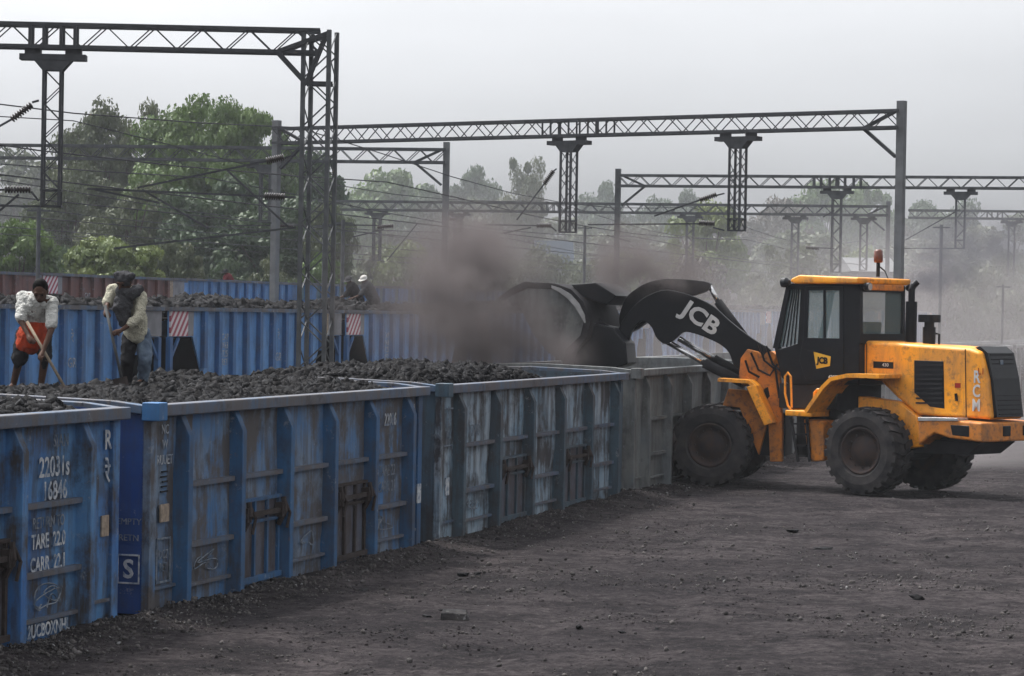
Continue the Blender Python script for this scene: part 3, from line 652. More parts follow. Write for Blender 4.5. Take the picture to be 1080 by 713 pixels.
# ------------------------------------------------------------------ catenary portals
def lattice(b, p, q, wv, depth, ch=.05, dg=.02, step=None, up=Vector((0, 0, 1))):
    """box girder between p and q: four chords at +-wv/2 along side vector, depth along up"""
    d = (q - p); L = d.length; d = d.normalized(); side = d.cross(up).normalized(); step = step or depth; n = max(2, int(round(L / step)))
    c = {}
    for s in (-1, 1):
        for e in (0, 1):
            c[s, e] = side * s * wv / 2 - up * (depth * e); b.bar(p + c[s, e], q + c[s, e], ch, ch, up)
    for i in range(n):
        a0 = p + d * (L * i / n); a1 = p + d * (L * (i + 1) / n)
        for s in (-1, 1):
            e = i % 2; b.bar(a0 + c[s, e], a1 + c[s, 1 - e], dg, dg, up)
        for e in (0, 1):
            s = 1 if i % 2 else -1; b.bar(a0 + c[s, e], a1 + c[-s, e], dg * .8, dg * .8, side)
def insulator(p, q, r, parent, n=9, name='insulator'):
    p = Vector(p); q = Vector(q); pts = []; rad = []
    for i in range(n):
        for f, k in ((0, .45), (.25, 1), (.6, 1), (.85, .45)): pts.append(p.lerp(q, (i + f) / n)); rad.append(r * k)
    return MB().tube(pts, rad, 8).build(name, M['insul'], parent, smooth=True)
def portal(name, lab, pl, pr, ztop, depth, left_mast=None, right_mast=None, drops=(), th=1., mast_mat='concrete', matb='steel_dark', bays=()):
    root = empty(name); tag(root, lab, 'catenary portal', 'catenary portals over the tracks')
    pl = Vector((pl[0], pl[1], ztop)); pr = Vector((pr[0], pr[1], ztop)); d = (pr - pl).normalized()
    b = MB(); lattice(b, pl, pr, .42, depth, .07 * th, .022 * th, depth * 1.05)
    for f in bays:
        c = pl.lerp(pr, f)
        for k in (-.42, -.16, .16, .42):
            for s in (-.21, .21):
                q = c + d * k + d.cross(Vector((0, 0, 1))) * s; b.bar(q, q - Vector((0, 0, depth)), .09 * th, .05)
    b.build('boom', M[matb], root)
    for c, kind, sg in ((pl, left_mast, 1), (pr, right_mast, -1)):
        if kind == 'pole':
            b = MB(); b.bar((c.x, c.y, -.3), (c.x, c.y, ztop + .25), .19, .20, d); b.build('mast', M[mast_mat], root)
            b = MB()
            for k in (1,):
                a = c + d * sg * .15; b.bar(a, c + d * sg * 1.05 + Vector((0, 0, -depth)), .09, .08); b.bar(a - Vector((0, 0, 1.15)), c + d * sg * 1.05 + Vector((0, 0, -depth)), .09, .08)
            b.build('knee_brace', M[matb], root)
        if kind == 'lattice':
            dm = Matrix.Rotation(R(-15), 3, 'Z') @ d
            b = MB(); lattice(b, c + Vector((0, 0, 0)) - dm * .25, Vector((c.x, c.y, -.3)) - dm * .25, .52, -.50, .075, .025, .45, up=dm)
            b.build('mast', M[mast_mat], root)
            b = MB()
            for s in (-.24, .24):
                o_ = d.cross(Vector((0, 0, 1))) * s; cc = c + o_ - d * .25
                k = cc - d * .55 + Vector((0, 0, -depth)); b.bar(cc + Vector((0, 0, -.05)) + d * .4, k, .07, .07); b.bar(k, cc + Vector((0, 0, -1.0)), .08, .08); b.bar(cc + Vector((0, 0, -1.0)), cc + d * .35 + Vector((0, 0, -.1)), .07, .07)
                b.bar(cc + Vector((0, 0, -1.0)), cc + d * .5 + Vector((0, 0, -1.0)), .06, .06)
            b.build('knee_brace', M[matb], root)
    for f, zb in drops:
        c = pl.lerp(pr, f) - Vector((0, 0, depth)); a = MB()
        for k in (-.38, .38): a.bar(c + d * k + Vector((0, 0, .02)), c + d * k - Vector((0, 0, .16)), .16, .3)
        a.bar(c + d * -.62 - Vector((0, 0, .19)), c + d * .62 - Vector((0, 0, .19)), .34, .11)
        n2 = d.cross(Vector((0, 0, 1)))
        a.prism([(-.36, -.245), (.36, -.245), (.19, -.44), (-.19, -.44)], lambda x, l, z, c=c: c + d * x + n2 * l + Vector((0, 0, z)), -.16, .16)
        hb_ = a.build('hanger_bracket', M[matb], root)
        a = MB(); lattice(a, c - Vector((0, 0, .42)) - d * .16, Vector((c.x, c.y, zb)) - d * .16, .32, -.32, .05 * th, .018 * th, .34, up=d)
        for z in (zb, zb + .3): a.bar(Vector((c.x, c.y, z)) - d * .2, Vector((c.x, c.y, z)) + d * .2, .3, .04)
        a.build('drop_arm', M[matb], root)
    return root
def catsup(root, pts_main, ins, r=.019, steps=None):
    """bracket tubes given as (px,py) at a depth"""
    for Y, p, q in pts_main: MB().bar(P(*p, Y), P(*q, Y), r * 2, r * 2).build('cantilever', M['steel_dark'], root)
    for Y, p, q in ins: insulator(P(*p, Y), P(*q, Y), .075, root)
def xy(px, py, Y): p = P(px, py, Y); return (p.x, p.y)
zt = lambda px, py, Y: P(px, py, Y).z
# 1: near left portal
Y1 = 51.3; a = xy(-140, 26, Y1 - .4); b_ = xy(338, 34, Y1); z1 = zt(340, 33, Y1)
g1 = portal('catenary_portal', 'nearest portal, dark, at the left with a four legged lattice mast', a, b_, z1, .42, None, 'lattice', ((abs((56 + 140) / 478.), zt(50, 218, Y1)),), 1., 'steel', 'steel_dark', ((56 + 140) / 478.,))
catsup(g1, [(Y1, (312, 163), (300, 167)), (Y1, (281, 170), (145, 198)), (Y1, (312, 208), (300, 208)), (Y1, (279, 207), (92, 199)), (Y1, (150, 200), (220, 241)), (Y1, (100, 200), (168, 214)), (Y1, (240, 180), (305, 240)),
            (Y1, (41, 106), (34, 108)), (Y1, (12, 126), (-30, 150)), (Y1, (41, 212), (33, 202)), (Y1, (5, 200), (-30, 202)), (Y1, (20, 205), (0, 222)), (Y1, (-5, 217), (60, 218)), (Y1, (312, 240), (120, 262))],
       [(Y1, (281, 170), (300, 166)), (Y1, (279, 207), (301, 208)), (Y1, (12, 126), (34, 110)), (Y1, (5, 200), (33, 200))])
# mid portal behind, pole mast at 471
Y4 = 88; g4 = portal('catenary_portal', 'grey portal before the big tree ending at a pale mast above the dust plume', xy(-80, 153, 90), xy(471, 158, Y4), zt(471, 158, Y4), .42, None, 'pole', ((.66, zt(205, 232, 89)),), 1.2, 'concrete', 'steel')
catsup(g4, [(Y4, (478, 231), (486, 234)), (Y4, (440, 236), (408, 275)), (Y4, (345, 237), (415, 238)), (Y4, (372, 250), (405, 242)), (Y4, (240, 238), (292, 238))], [(Y4, (474, 231), (480, 232)), (Y4, (398, 240), (415, 238)), (Y4, (292, 238), (310, 239))])
# 2: long middle portal
YL, YR = 79.0, 68.0
g2 = portal('catenary_portal', 'long middle portal whose tall steel mast stands behind the loader cab', xy(292, 136, YL), xy(951, 118, YR), 8.35, .42, 'pole', 'pole', ((.506, P(597, 245, 73.5).z), (.767, P(772, 243, 70.5).z)), 1.05, 'concrete', 'steel_dark', (.49, .55))
Ya = 73.5; Yb = 70.5
catsup(g2, [(Ya, (587, 178), (583, 181)), (Ya, (574, 194), (545, 232)), (Ya, (587, 244), (580, 238)), (Ya, (566, 238), (512, 237)), (Ya, (560, 240), (530, 246)), (Ya, (512, 237), (512, 242)),
            (Yb, (764, 204), (756, 206)), (Yb, (738, 211), (690, 228)), (Yb, (764, 243), (752, 240)), (Yb, (738, 236), (620, 237))],
       [(Ya, (574, 194), (584, 180)), (Ya, (566, 238), (582, 238)), (Yb, (738, 211), (756, 205)), (Yb, (737, 235), (754, 236))])
# 3: right portal, farther
Y3 = 101
g3 = portal('catenary_portal', 'right hand portal leaving the frame, its left mast above the bucket', xy(652, 186, 103), xy(1160, 188, 99), zt(652, 185, 103), .40, 'pole', 'pole', ((.465, zt(887, 287, 101)), (.72, zt(1017, 262, 100)),), 1.25, 'steel', 'steel', (.44, .49))
catsup(g3, [(Y3, (880, 222), (868, 229)), (Y3, (880, 262), (850, 261)), (Y3, (1012, 221), (955, 253)), (Y3, (1010, 262), (952, 262)), (Y3, (665, 255), (640, 248))], [(Y3, (850, 261), (864, 262))])
# 5: far portal
Y5 = 130
g5 = portal('catenary_portal', 'faint far portal low behind the long one, with a stubby grey end mast', xy(240, 205, 136), xy(937, 218, Y5), zt(937, 218, Y5), .42, None, 'pole', ((.235, zt(402, 275, 135)), (.36, zt(488, 285, 134)), (.71, zt(735, 285, 132)), (.865, zt(842, 290, 131)), (.965, zt(914, 285, 130))), 1.6, 'concrete', 'steel', (.5,))
Y6 = 150
g6 = portal('catenary_portal', 'faint farthest portal at the right edge crossing behind the steel mast', xy(958, 221, 152), xy(1200, 226, Y6), zt(1000, 221, Y6), .42, None, 'pole', ((.455, zt(1072, 290, 151)),), 1.7, 'concrete', 'steel', (.38,))
# plain thin poles
for k, (px, py, Yp, rr, lab) in enumerate(((993, 237, 96, .06, 'thin lone pole standing right of the loader exhaust'), (41, 218, 70, .055, 'thin dark pole below the left drop arm'), (617, 238, 112, .06, 'faint thin pole left of the lettered boom'),
                              (342, 235, 84, .05, 'slim pole just right of the lattice mast'), (362, 232, 86, .06, 'hazy slim pole in the dry scrub right of the lattice mast'), (1058, 300, 110, .05, 'short thin pole near the right edge'))):
    p = P(px, py, Yp); b = MB().tube([(p.x, p.y, -.2), (p.x, p.y, p.z)], rr, 8); b.bar((p.x - .3, p.y, p.z - .1), (p.x + .3, p.y, p.z - .1), .05)
    tag(b.build('pole', M['steel']), lab, 'pole', 'thin trackside poles')
# wires along the tracks
def wire(n, z, t0=20, t1=260, r=.012, lab='', sag=.0):
    pts = []
    for i in range(41):
        t = t0 + (t1 - t0) * i / 40; pts.append(TN(t, n, z - sag * math.sin(math.pi * ((t - 20) % 50) / 50)))
    o = MB().tube(pts, r, 5).build('overhead_wire', M['wire']); tag(o, lab, 'wire', 'overhead wires along the tracks')
for n, z, s, lab in ((23.7, 5.55, 0, 'lower contact wire above the middle train'), (23.7, 6.6, .5, 'sagging carrier wire above the middle train'), (28.9, 5.6, 0, 'lower contact wire between the two farther trains'),
                     (28.9, 6.7, .5, 'sagging carrier wire between the two farther trains'), (36.5, 5.7, 0, 'lower contact wire above the farthest train'), (36.5, 6.8, .5, 'sagging carrier wire above the farthest train'),
                     (42, 5.7, 0, 'lower contact wire beyond the farthest train'), (42, 6.8, .5, 'sagging carrier wire beyond the farthest train'), (48, 5.8, 0, 'last contact wire before the trees'), (26.3, 8.1, .9, 'high sagging feeder wire strung over the middle train'), (33, 8.3, .8, 'high sagging feeder wire before the farthest train'), (55, 6.4, .3, 'thin distant wire crossing low in front of the trees'), (64, 6.9, .4, 'thinnest distant wire high against the far trees')):
    wire(n, z, 20, 300, .016, lab, s)

# ------------------------------------------------------------------ trees
def crown_mesh(name, seed, nclump, nleaf, ls, spread=(1, 1, .8), sparse=0., mat=None):
    """unit crown: radius ~1 in x,y, z from 0 to 1.6; uneven clusters of small leaf faces"""
    r = np.random.default_rng(seed); cs = []
    while len(cs) < nclump:
        p = r.uniform(-1, 1, 3)
        if np.linalg.norm(p) > 1 or np.linalg.norm(p) < .35 * (1 - sparse): continue
        p = p * (.82 + .18 * r.random()); cs.append(p)
    cs = np.array(cs); rad = (.13 + .20 * r.random(nclump)) * (1 - .25 * sparse)
    ci = r.integers(0, nclump, nleaf); d = r.normal(size=(nleaf, 3)); d /= np.linalg.norm(d, axis=1, keepdims=True); rr = r.random(nleaf) ** .45
    p = cs[ci] + d * (rad[ci] * rr)[:, None] * np.array([1.15, 1.15, .8])
    p = p * np.array(spread); p[:, 2] = p[:, 2] * .8 + .8
    nr = d + .55 * r.normal(size=(nleaf, 3)); a = np.cross(nr, r.normal(size=(nleaf, 3))); a /= np.linalg.norm(a, axis=1, keepdims=True); b = np.cross(a, nr); b /= np.linalg.norm(b, axis=1, keepdims=True)
    s = (ls * (.5 + r.random(nleaf)))[:, None]; a = a * s; b = b * s * .6
    V = np.stack([p - a, p - b * .9, p + a, p + b], 1).reshape(-1, 3); F = np.arange(nleaf * 4).reshape(-1, 4)
    me = bpy.data.meshes.new(name); V = V.astype(np.float32)
    me.vertices.add(len(V)); me.vertices.foreach_set('co', V.ravel()); me.loops.add(F.size); me.loops.foreach_set('vertex_index', F.ravel().astype(np.int32))
    me.polygons.add(len(F)); me.polygons.foreach_set('loop_start', np.arange(0, F.size, 4, dtype=np.int32)); me.polygons.foreach_set('loop_total', np.full(len(F), 4, dtype=np.int32)); me.update(calc_edges=True)
    return me, cs * np.array(spread) * np.array([1, 1, .8]) + np.array([0, 0, .8])
def trunk_mesh(name, cs, seed, n=18, r0=.06):
    r = np.random.default_rng(seed); b = MB(); fork = Vector((0, 0, .35)); b.tube([(0, 0, -1.2), (.02, .01, -.4), fork], [r0 * 1.3, r0, r0 * .8], 8)
    for c in cs[r.permutation(len(cs))[:n]]:
        c = Vector(c); m = fork.lerp(c, .5) + Vector(r.normal(size=3) * .05); m.z -= .05; b.tube([fork - Vector((0, 0, r.random() * .3)), m, c], [r0 * .5, r0 * .28, r0 * .08], 5)
    me = bpy.data.meshes.new(name); me.from_pydata([tuple(v) for v in b.v], [], b.f); me.materials.append(M['bark']); return me
KINDS_ = {}
def kindset(key, seed, nclump, nleaf, ls, mat, spread=(1, 1, 1), sparse=0., ntr=18):
    L = []
    for k in range(2):
        cm, cs = crown_mesh('crown', seed + k * 50, nclump, nleaf, ls, spread, sparse); cm.materials.append(M[mat]); L.append((cm, trunk_mesh('trunk', cs, seed + k, ntr)))
    KINDS_[key] = L
kindset('big', 1, 85, 60000, .026, 'leaf'); kindset('dark', 3, 60, 26000, .034, 'leaf_dark'); kindset('sparse', 5, 90, 26000, .028, 'leaf_olive', sparse=.7, ntr=60)
kindset('olive', 8, 50, 16000, .042, 'leaf_olive'); kindset('light', 12, 45, 16000, .042, 'leaf_yellow'); kindset('brown', 15, 55, 14000, .036, 'leaf_brown', sparse=.4, ntr=30)
kindset('green', 18, 50, 18000, .042, 'leaf')
cnt = 0
def tree(px, ptop, wpx, Y, kind, lab, grp='trees beyond the railway', name='tree', low=None):
    global cnt
    top = P(px, ptop, Y); w_ = wpx / FPX * Y / 2; h = top.z; base = 0 if low is None else low
    cm, tm = KINDS_[kind][cnt % 2]; cnt += 1
    ch = max(h * .66, w_ * 1.2) if name == 'tree' else h
    root = empty(name, place(top.x, top.y, 0, random.uniform(0, 6.28)) ); tag(root, lab, 'tree' if name == 'tree' else 'shrub', grp)
    sxy = w_ * random.uniform(.95, 1.1); szz = ch / 1.6
    c = bpy.data.objects.new('crown', cm); COL.objects.link(c); c.parent = root; c.location = (0, 0, h - ch); c.scale = (sxy, sxy, szz)
    t = bpy.data.objects.new('trunk', tm); COL.objects.link(t); t.parent = root; t.location = (0, 0, h - ch)
    k = max((h - ch) / 1.15, szz * .9) if name == 'tree' else szz; t.scale = (sxy, sxy, szz)
    # tree stem down to the soil
    if name == 'tree':
        s = MB().tube([(0, 0, -.2), (.1, 0, (h - ch) * .5), (.0, 0, h - ch + szz * .3)], [sxy * .085, sxy * .07, sxy * .055], 8).build('trunk', M['bark'], root); s.name = 'trunk'
    return root
tree(205, 108, 150, 142, 'big', 'broad bright green tree behind the left portal, its left crown')
tree(262, 100, 120, 140, 'big', 'tallest dark green tree just left of the lattice mast')
tree(318, 150, 110, 146, 'dark', 'dark tree behind the lattice mast')
tree(235, 185, 150, 132, 'dark', 'dense shaded tree below the tallest crown')
tree(290, 205, 130, 131, 'dark', 'low dense dark tree behind the pale pole')
tree(105, 104, 110, 152, 'sparse', 'tall thin leaved grey green tree at the left')
tree(165, 104, 90, 150, 'sparse', 'open crowned tree between the grey one and the bright green one')
tree(75, 165, 100, 148, 'sparse', 'hazy grey tree beneath the left drop arm')
tree(140, 190, 120, 135, 'sparse', 'loose leaved tree filling the gap behind the workers')
tree(20, 150, 120, 300, 'olive', 'very pale hazy tree mass far off at the left edge', )
tree(22, 226, 90, 118, 'green', 'fresh green bushy tree at the left edge')
tree(118, 246, 110, 112, 'light', 'light green leafy tree right of the first worker')
tree(185, 246, 70, 116, 'olive', 'small olive tree right of the second worker')
tree(350, 205, 60, 128, 'sparse', 'straggly tree right of the lattice mast')
tree(412, 172, 105, 235, 'green', 'rounded hazy green tree left of the pale concrete mast')
tree(455, 195, 70, 230, 'dark', 'hazy green tree touching the pale concrete mast')
tree(375, 200, 80, 225, 'green', 'hazy green tree between the lattice mast and the concrete mast')
tree(500, 176, 68, 300, 'dark', 'pale bluish far tree right of the concrete mast')
tree(550, 163, 66, 210, 'sparse', 'airy open tree with visible branches in the middle')
tree(535, 205, 110, 240, 'olive', 'soft olive tree below the airy open tree')
tree(592, 222, 110, 225, 'olive', 'pale olive tree behind the middle drop arm')
tree(633, 192, 66, 320, 'dark', 'pale blue tree on the skyline left of the right portal mast')
tree(690, 206, 60, 320, 'dark', 'pale skyline tree just right of the right portal mast')
tree(722, 200, 62, 300, 'dark', 'hazy twin crowned tree above the lettered boom')
tree(745, 213, 84, 170, 'light', 'yellow green tree behind the second drop arm')
tree(660, 232, 120, 215, 'olive', 'grey olive tree behind the brown dust')
tree(815, 203, 96, 225, 'brown', 'brownish bare looking tree above the cab')
tree(775, 226, 110, 230, 'brown', 'low brown tree left of the brownish bare one')
tree(868, 184, 90, 260, 'green', 'tall pale green tree behind the right portal hanger')
tree(915, 190, 70, 262, 'green', 'pale green tree left of the steel mast')
tree(850, 236, 120, 200, 'olive', 'olive tree right above the cab roof')
tree(965, 212, 90, 270, 'dark', 'hazy tree right of the steel mast')
tree(1005, 208, 80, 265, 'dark', 'hazy tree under the right drop arm')
tree(1060, 222, 120, 250, 'olive', 'hazy olive tree at the right edge')
tree(985, 245, 120, 215, 'olive', 'lower olive tree behind the exhaust smoke')
for i in range(15):
    px = 372 + i * 50 + random.uniform(-10, 10)
    tree(px, 262 + random.uniform(-8, 8) + (i > 9) * 8, 95, 175 + random.uniform(-14, 14), ['olive', 'light', 'brown', 'olive', 'sparse'][i % 5],
         'hazy scrub bush in the belt beyond the farthest train', 'scrub bushes in the hazy belt', 'shrub')
for i in range(8):
    tree(10 + i * 46, 268 + random.uniform(-8, 10), 80, 124 + random.uniform(-6, 6), ['olive', 'dark', 'sparse', 'green'][i % 4], 'low leafy bush beneath the left trees', 'low bushes beneath the left trees', 'shrub')

# ------------------------------------------------------------------ far buildings
def building(px0, px1, ptop, Y, lab, roof='roofm', wallm='wall', gable=.8, nwin=3):
    a = P(px0, ptop, Y); b = P(px1, ptop, Y); w_ = (b.x - a.x); h = a.z; root = empty('building', place(a.x, Y, 0)); tag(root, lab, 'building')
    MB().box(0, w_, 0, 8, 0, h - gable).build('wall', M[wallm], root)
    c = MB(); c.prism([(-.4, h - gable - .05), (8.4, h - gable - .05), (4, h)], lambda y, x, z: Vector((x, y, z)), -.4, w_ + .4); c.build('roof', M[roof], root)
    for i in range(nwin):
        x = w_ * (i + .5) / nwin; f = MB().box(x - .45, x + .45, -.06, -.005, h * .35, h * .35 + 1.0).build('window', M['concrete'], root)
        MB().box(x - .36, x + .36, -.08, -.062, h * .35 + .1, h * .35 + .9).build('pane', M['glassdark'], f)
building(905, 942, 270, 150, 'low pale building glimpsed above the cab roof', 'concrete')
building(570, 600, 252, 190, 'small building with bluish sloping roof behind the middle drop arm', 'roofm', 'concrete', 1.6)

# ------------------------------------------------------------------ wheel loader
class Fr:
    def __init__(s, o, th):
        s.o = Vector((o[0], o[1], 0)); s.F = Vector((-math.cos(R(th)), math.sin(R(th)), 0)); s.L = Vector((-math.sin(R(th)), -math.cos(R(th)), 0))
    def pt(s, a, l, z): return s.o + s.F * a + s.L * l + Vector((0, 0, z))
    def px(s, x, y, l):
        r_ = ray(x, y); k = (l - (CO - s.o).dot(s.L)) / r_.dot(s.L); p = CO + r_ * k; return ((p - s.o).dot(s.F), p.z)
    def poly(s, pts, l): return [s.px(x, y, l) for x, y in pts]
RF = Fr((7.01, 48.54), 42); FF = Fr((3.96, 50.46), 15)
LM = place(5.6, 49.6, 0, R(180 - 32)); LD = empty('wheel_loader', LM)
tag(LD, 'orange and black wheel loader dumping coal over the wagon side with boom raised', 'wheel loader')
def plate(fr, pts, l, l1, name, mat, parent=LD, bevel=.015, mb=None, sm=False):
    b = mb or MB(); b.prism(fr.poly(pts, l), fr.pt, l, l1)
    if mb is None: return b.build(name, M[mat] if isinstance(mat, str) else mat, parent, LM, bevel=bevel)
def fbox(fr, a0, a1, l0, l1, z0, z1, name, mat, parent=LD, bevel=.015):
    b = MB(); b.prism([(a0, z0), (a1, z0), (a1, z1), (a0, z1)], fr.pt, l0, l1); return b.build(name, M[mat], parent, LM, bevel=bevel)
def ftext(fr, body, size, px, py, l, ang, mat, parent, sx=1, bold=0, line=1., rear=None):
    a, z = fr.px(px, py, l); X = -fr.F; Y = Vector((0, 0, 1)); Zv = fr.L
    m = Matrix((X, Y, Zv)).transposed().to_4x4(); m = Matrix.Translation(fr.pt(a, l + .006, z)) @ m @ Matrix.Rotation(R(ang), 4, 'Z')
    return text('lettering', body, size, m, M[mat], parent, LM, sx=sx, bold=bold, line=line)
def wheel(fr, l, Rr, wd, lab=None):
    c = fr.pt(0, l, Rr); ax_ = fr.L * (1 if l > 0 else -1); up = Vector((0, 0, 1)); fw = fr.F
    def q(r_, s, th): return c + ax_ * s + (up * math.cos(th) + fw * math.sin(th)) * r_
    n = 56; prof = [(.40 * Rr / .775, wd * .40), (.46 * Rr / .775, wd * .50), (.60 * Rr / .775, wd * .53), (.70 * Rr / .775, wd * .50), (Rr - .045, wd * .42), (Rr - .035, wd * .2), (Rr - .035, -wd * .2), (Rr - .045, -wd * .42), (.70 * Rr / .775, -wd * .5), (.46 * Rr / .775, -wd * .5), (.40 * Rr / .775, -wd * .4)]
    b = MB(); vs = []; fs = []
    for i in range(n):
        for r_, s in prof: vs.append(q(r_, s, 2 * math.pi * i / n))
    m = len(prof)
    for i in range(n):
        for j in range(m - 1): a0 = i * m + j; a1 = ((i + 1) % n) * m + j; fs.append((a0, a1, a1 + 1, a0 + 1))
    b.add(vs, fs)
    root = MB()
    nl = 24
    for k in range(nl):
        for sg in (-1, 1):
            th0 = 2 * math.pi * (k + (.5 if sg < 0 else 0)) / nl; dth = .075; sk = .10
            pts = []
            for r_ in (Rr - .08, Rr + .005):
                for (s, dt) in ((sg * .02, 0), (sg * wd * .50, sk)):
                    for e in (-dth, dth): pts.append(q(r_ if abs(s) < .1 else r_ - .02, s, th0 + dt + e))
            b.add(pts, [(0, 1, 3, 2), (4, 6, 7, 5), (0, 4, 5, 1), (2, 3, 7, 6), (0, 2, 6, 4), (1, 5, 7, 3)])
    wroot = b.build('wheel', M['tyre'], LD, LM)
    for p_ in wroot.data.polygons: p_.use_smooth = False
    def lathe(profile, name, mat, par):
        b2 = MB(); vs = []; fs = []; k = len(profile); n3 = 40
        for i in range(n3):
            for r_, s in profile: vs.append(q(r_, s, 2 * math.pi * i / n3))
        for i in range(n3):
            for j in range(k - 1): a0 = i * k + j; a1 = ((i + 1) % n3) * k + j; fs.append((a0, a1, a1 + 1, a0 + 1))
        b2.add(vs, fs); return b2.build(name, M[mat], par, LM, smooth=True)
    K = Rr / .775
    rim = lathe([(.415 * K, wd * .38), (.42 * K, wd * .46), (.39 * K, wd * .47), (.37 * K, wd * .40), (.34 * K, wd * .30), (.27 * K, wd * .24), (.25 * K, wd * .30), (.22 * K, wd * .30), (.20 * K, wd * .34), (.03 * K, wd * .35), (.001, wd * .35)], 'rim', 'rim', wroot)
    lathe([(.42 * K, -wd * .4), (.001, -wd * .3)], 'rim', 'rim', wroot)
    b3 = MB()
    for k in range(12):
        th = 2 * math.pi * k / 12; p0 = q(.30 * K, wd * .26, th); b3.tube([p0, p0 + ax_ * .035], .018, 6)
    b3.build('wheel_nut', M['iron'], rim, LM)
wheel(RF, 1.0, .775, .56); wheel(RF, -1.0, .775, .56); wheel(FF, 1.0, .75, .56); wheel(FF, -1.0, .75, .56)
# axles and dark chassis
b = MB(); b.tube([RF.pt(0, -.8, .77), RF.pt(0, .8, .77)], .2, 12); b.build('axle', M['blackd'], LD, LM)
b = MB(); b.tube([FF.pt(0, -.8, .75), FF.pt(0, .8, .75)], .2, 12); b.build('axle', M['blackd'], LD, LM)
fbox(RF, -1.3, 1.9, -.42, .42, .75, 1.45, 'chassis', 'blackd'); fbox(FF, -1.25, .55, -.40, .40, .55, 1.35, 'chassis', 'blackd')
b = MB(); pv = RF.pt(2.1, 0, 0); b.tube([(pv.x, pv.y, .55), (pv.x, pv.y, 1.6)], .16, 14); b.build('articulation_pin', M['blackd'], LD, LM)
# engine hood
HL = .54
hood = plate(RF, [(907, 366), (912, 359), (1022, 367), (1034, 371), (1041, 400), (1045, 443), (968, 438), (946, 420), (928, 402), (907, 398)], HL, -HL, 'engine_hood', 'orange', bevel=.07)
plate(RF, [(964, 380), (995, 381), (996, 431), (981, 429), (964, 414)], HL + .006, HL - .01, 'side_grille', 'black', hood, .006)
b = MB()
for i in range(9):
    y = 385 + i * 5; a0 = RF.px(966, y, HL + .01); a1 = RF.px(994, y, HL + .01); b.bar(RF.pt(a0[0], HL + .012, a0[1]), RF.pt(a1[0], HL + .012, a1[1]), .012, .03)
b.build('side_grille', M['blackd'], hood, LM)
plate(RF, [(921, 381), (942, 382), (942, 389), (921, 388)], HL + .006, HL - .01, 'badge', 'black', hood, 0)
ftext(RF, '430', .085, 934, 385, HL + .008, 0, 'decal', hood, sx=1.1)
plate(RF, [(1007, 404), (1013, 404), (1013, 409), (1007, 409)], HL + .006, HL - .01, 'sticker', 'redl', hood, 0)
b = MB(); a0 = RF.px(1008, 415, HL + .02); a1 = RF.px(1009, 423, HL + .02); b.bar(RF.pt(a0[0], HL + .02, a0[1]), RF.pt(a1[0], HL + .02, a1[1]), .035); b.build('handle', M['black'], hood, LM)
b = MB(); a0 = RF.px(1018, 368, HL + .004); a1 = RF.px(1019, 440, HL + .004); b.bar(RF.pt(a0[0], HL + .002, a0[1]), RF.pt(a1[0], HL + .002, a1[1]), .012, .012); b.build('seam', M['black'], hood, LM)
b = MB(); a0 = RF.px(914, 362, HL + .004); a1 = RF.px(914, 398, HL + .004); b.bar(RF.pt(a0[0], HL + .002, a0[1]), RF.pt(a1[0], HL + .002, a1[1]), .012, .012); b.build('seam', M['black'], hood, LM)
ftext(RF, 'R\nC\nM', .30, 1030, 413, HL + .004, 0, 'decal', hood, sx=.75, bold=.006, line=.82)
ftext(RF, 'L1', .16, 1035, 392, HL + .004, 0, 'redl', hood, sx=.9)
# rear grille, wraps over the hood end
gp = RF.poly([(1029, 366), (1037, 373), (1042.5, 400), (1047, 441)], HL)
b = MB(); gl = .43; prof = [(x - .02, z + .012) for x, z in gp]
n = len(prof); b.add([RF.pt(x, -gl, z) for x, z in prof] + [RF.pt(x, gl, z) for x, z in prof] + [RF.pt(x + .1, -gl, z - .02) for x, z in prof] + [RF.pt(x + .1, gl, z - .02) for x, z in prof],
      [(i, i + 1, i + 1 + n, i + n) for i in range(n - 1)] + [(i, i + 2 * n, i + 1 + 2 * n, i + 1) for i in range(n - 1)] + [(i + n, i + 1 + n, i + 1 + 3 * n, i + 3 * n) for i in range(n - 1)])
rg = b.build('rear_grille', M['black'], LD, LM)
b = MB()
for i in range(14):
    f = i / 14; z = prof[1][1] + (prof[3][1] - prof[1][1]) * f - .03; x = prof[1][0] + (prof[3][0] - prof[1][0]) * f - .012; b.bar(RF.pt(x, -.36, z), RF.pt(x, .36, z), .02, .018)
b.build('louvre', M['blackd'], rg, LM)
b = MB(); x, z = prof[1]; b.add([RF.pt(x - .05, .0, z - .12), RF.pt(x - .05, .1, z - .12), RF.pt(x - .055, .1, z - .2), RF.pt(x - .055, .0, z - .2), RF.pt(x - .075, -.08, z - .62), RF.pt(x - .075, .1, z - .62), RF.pt(x - .08, .1, z - .73), RF.pt(x - .08, -.08, z - .73)], [(0, 1, 2, 3), (4, 5, 6, 7)])
b.build('badge', M['whitefaint'], rg, LM)
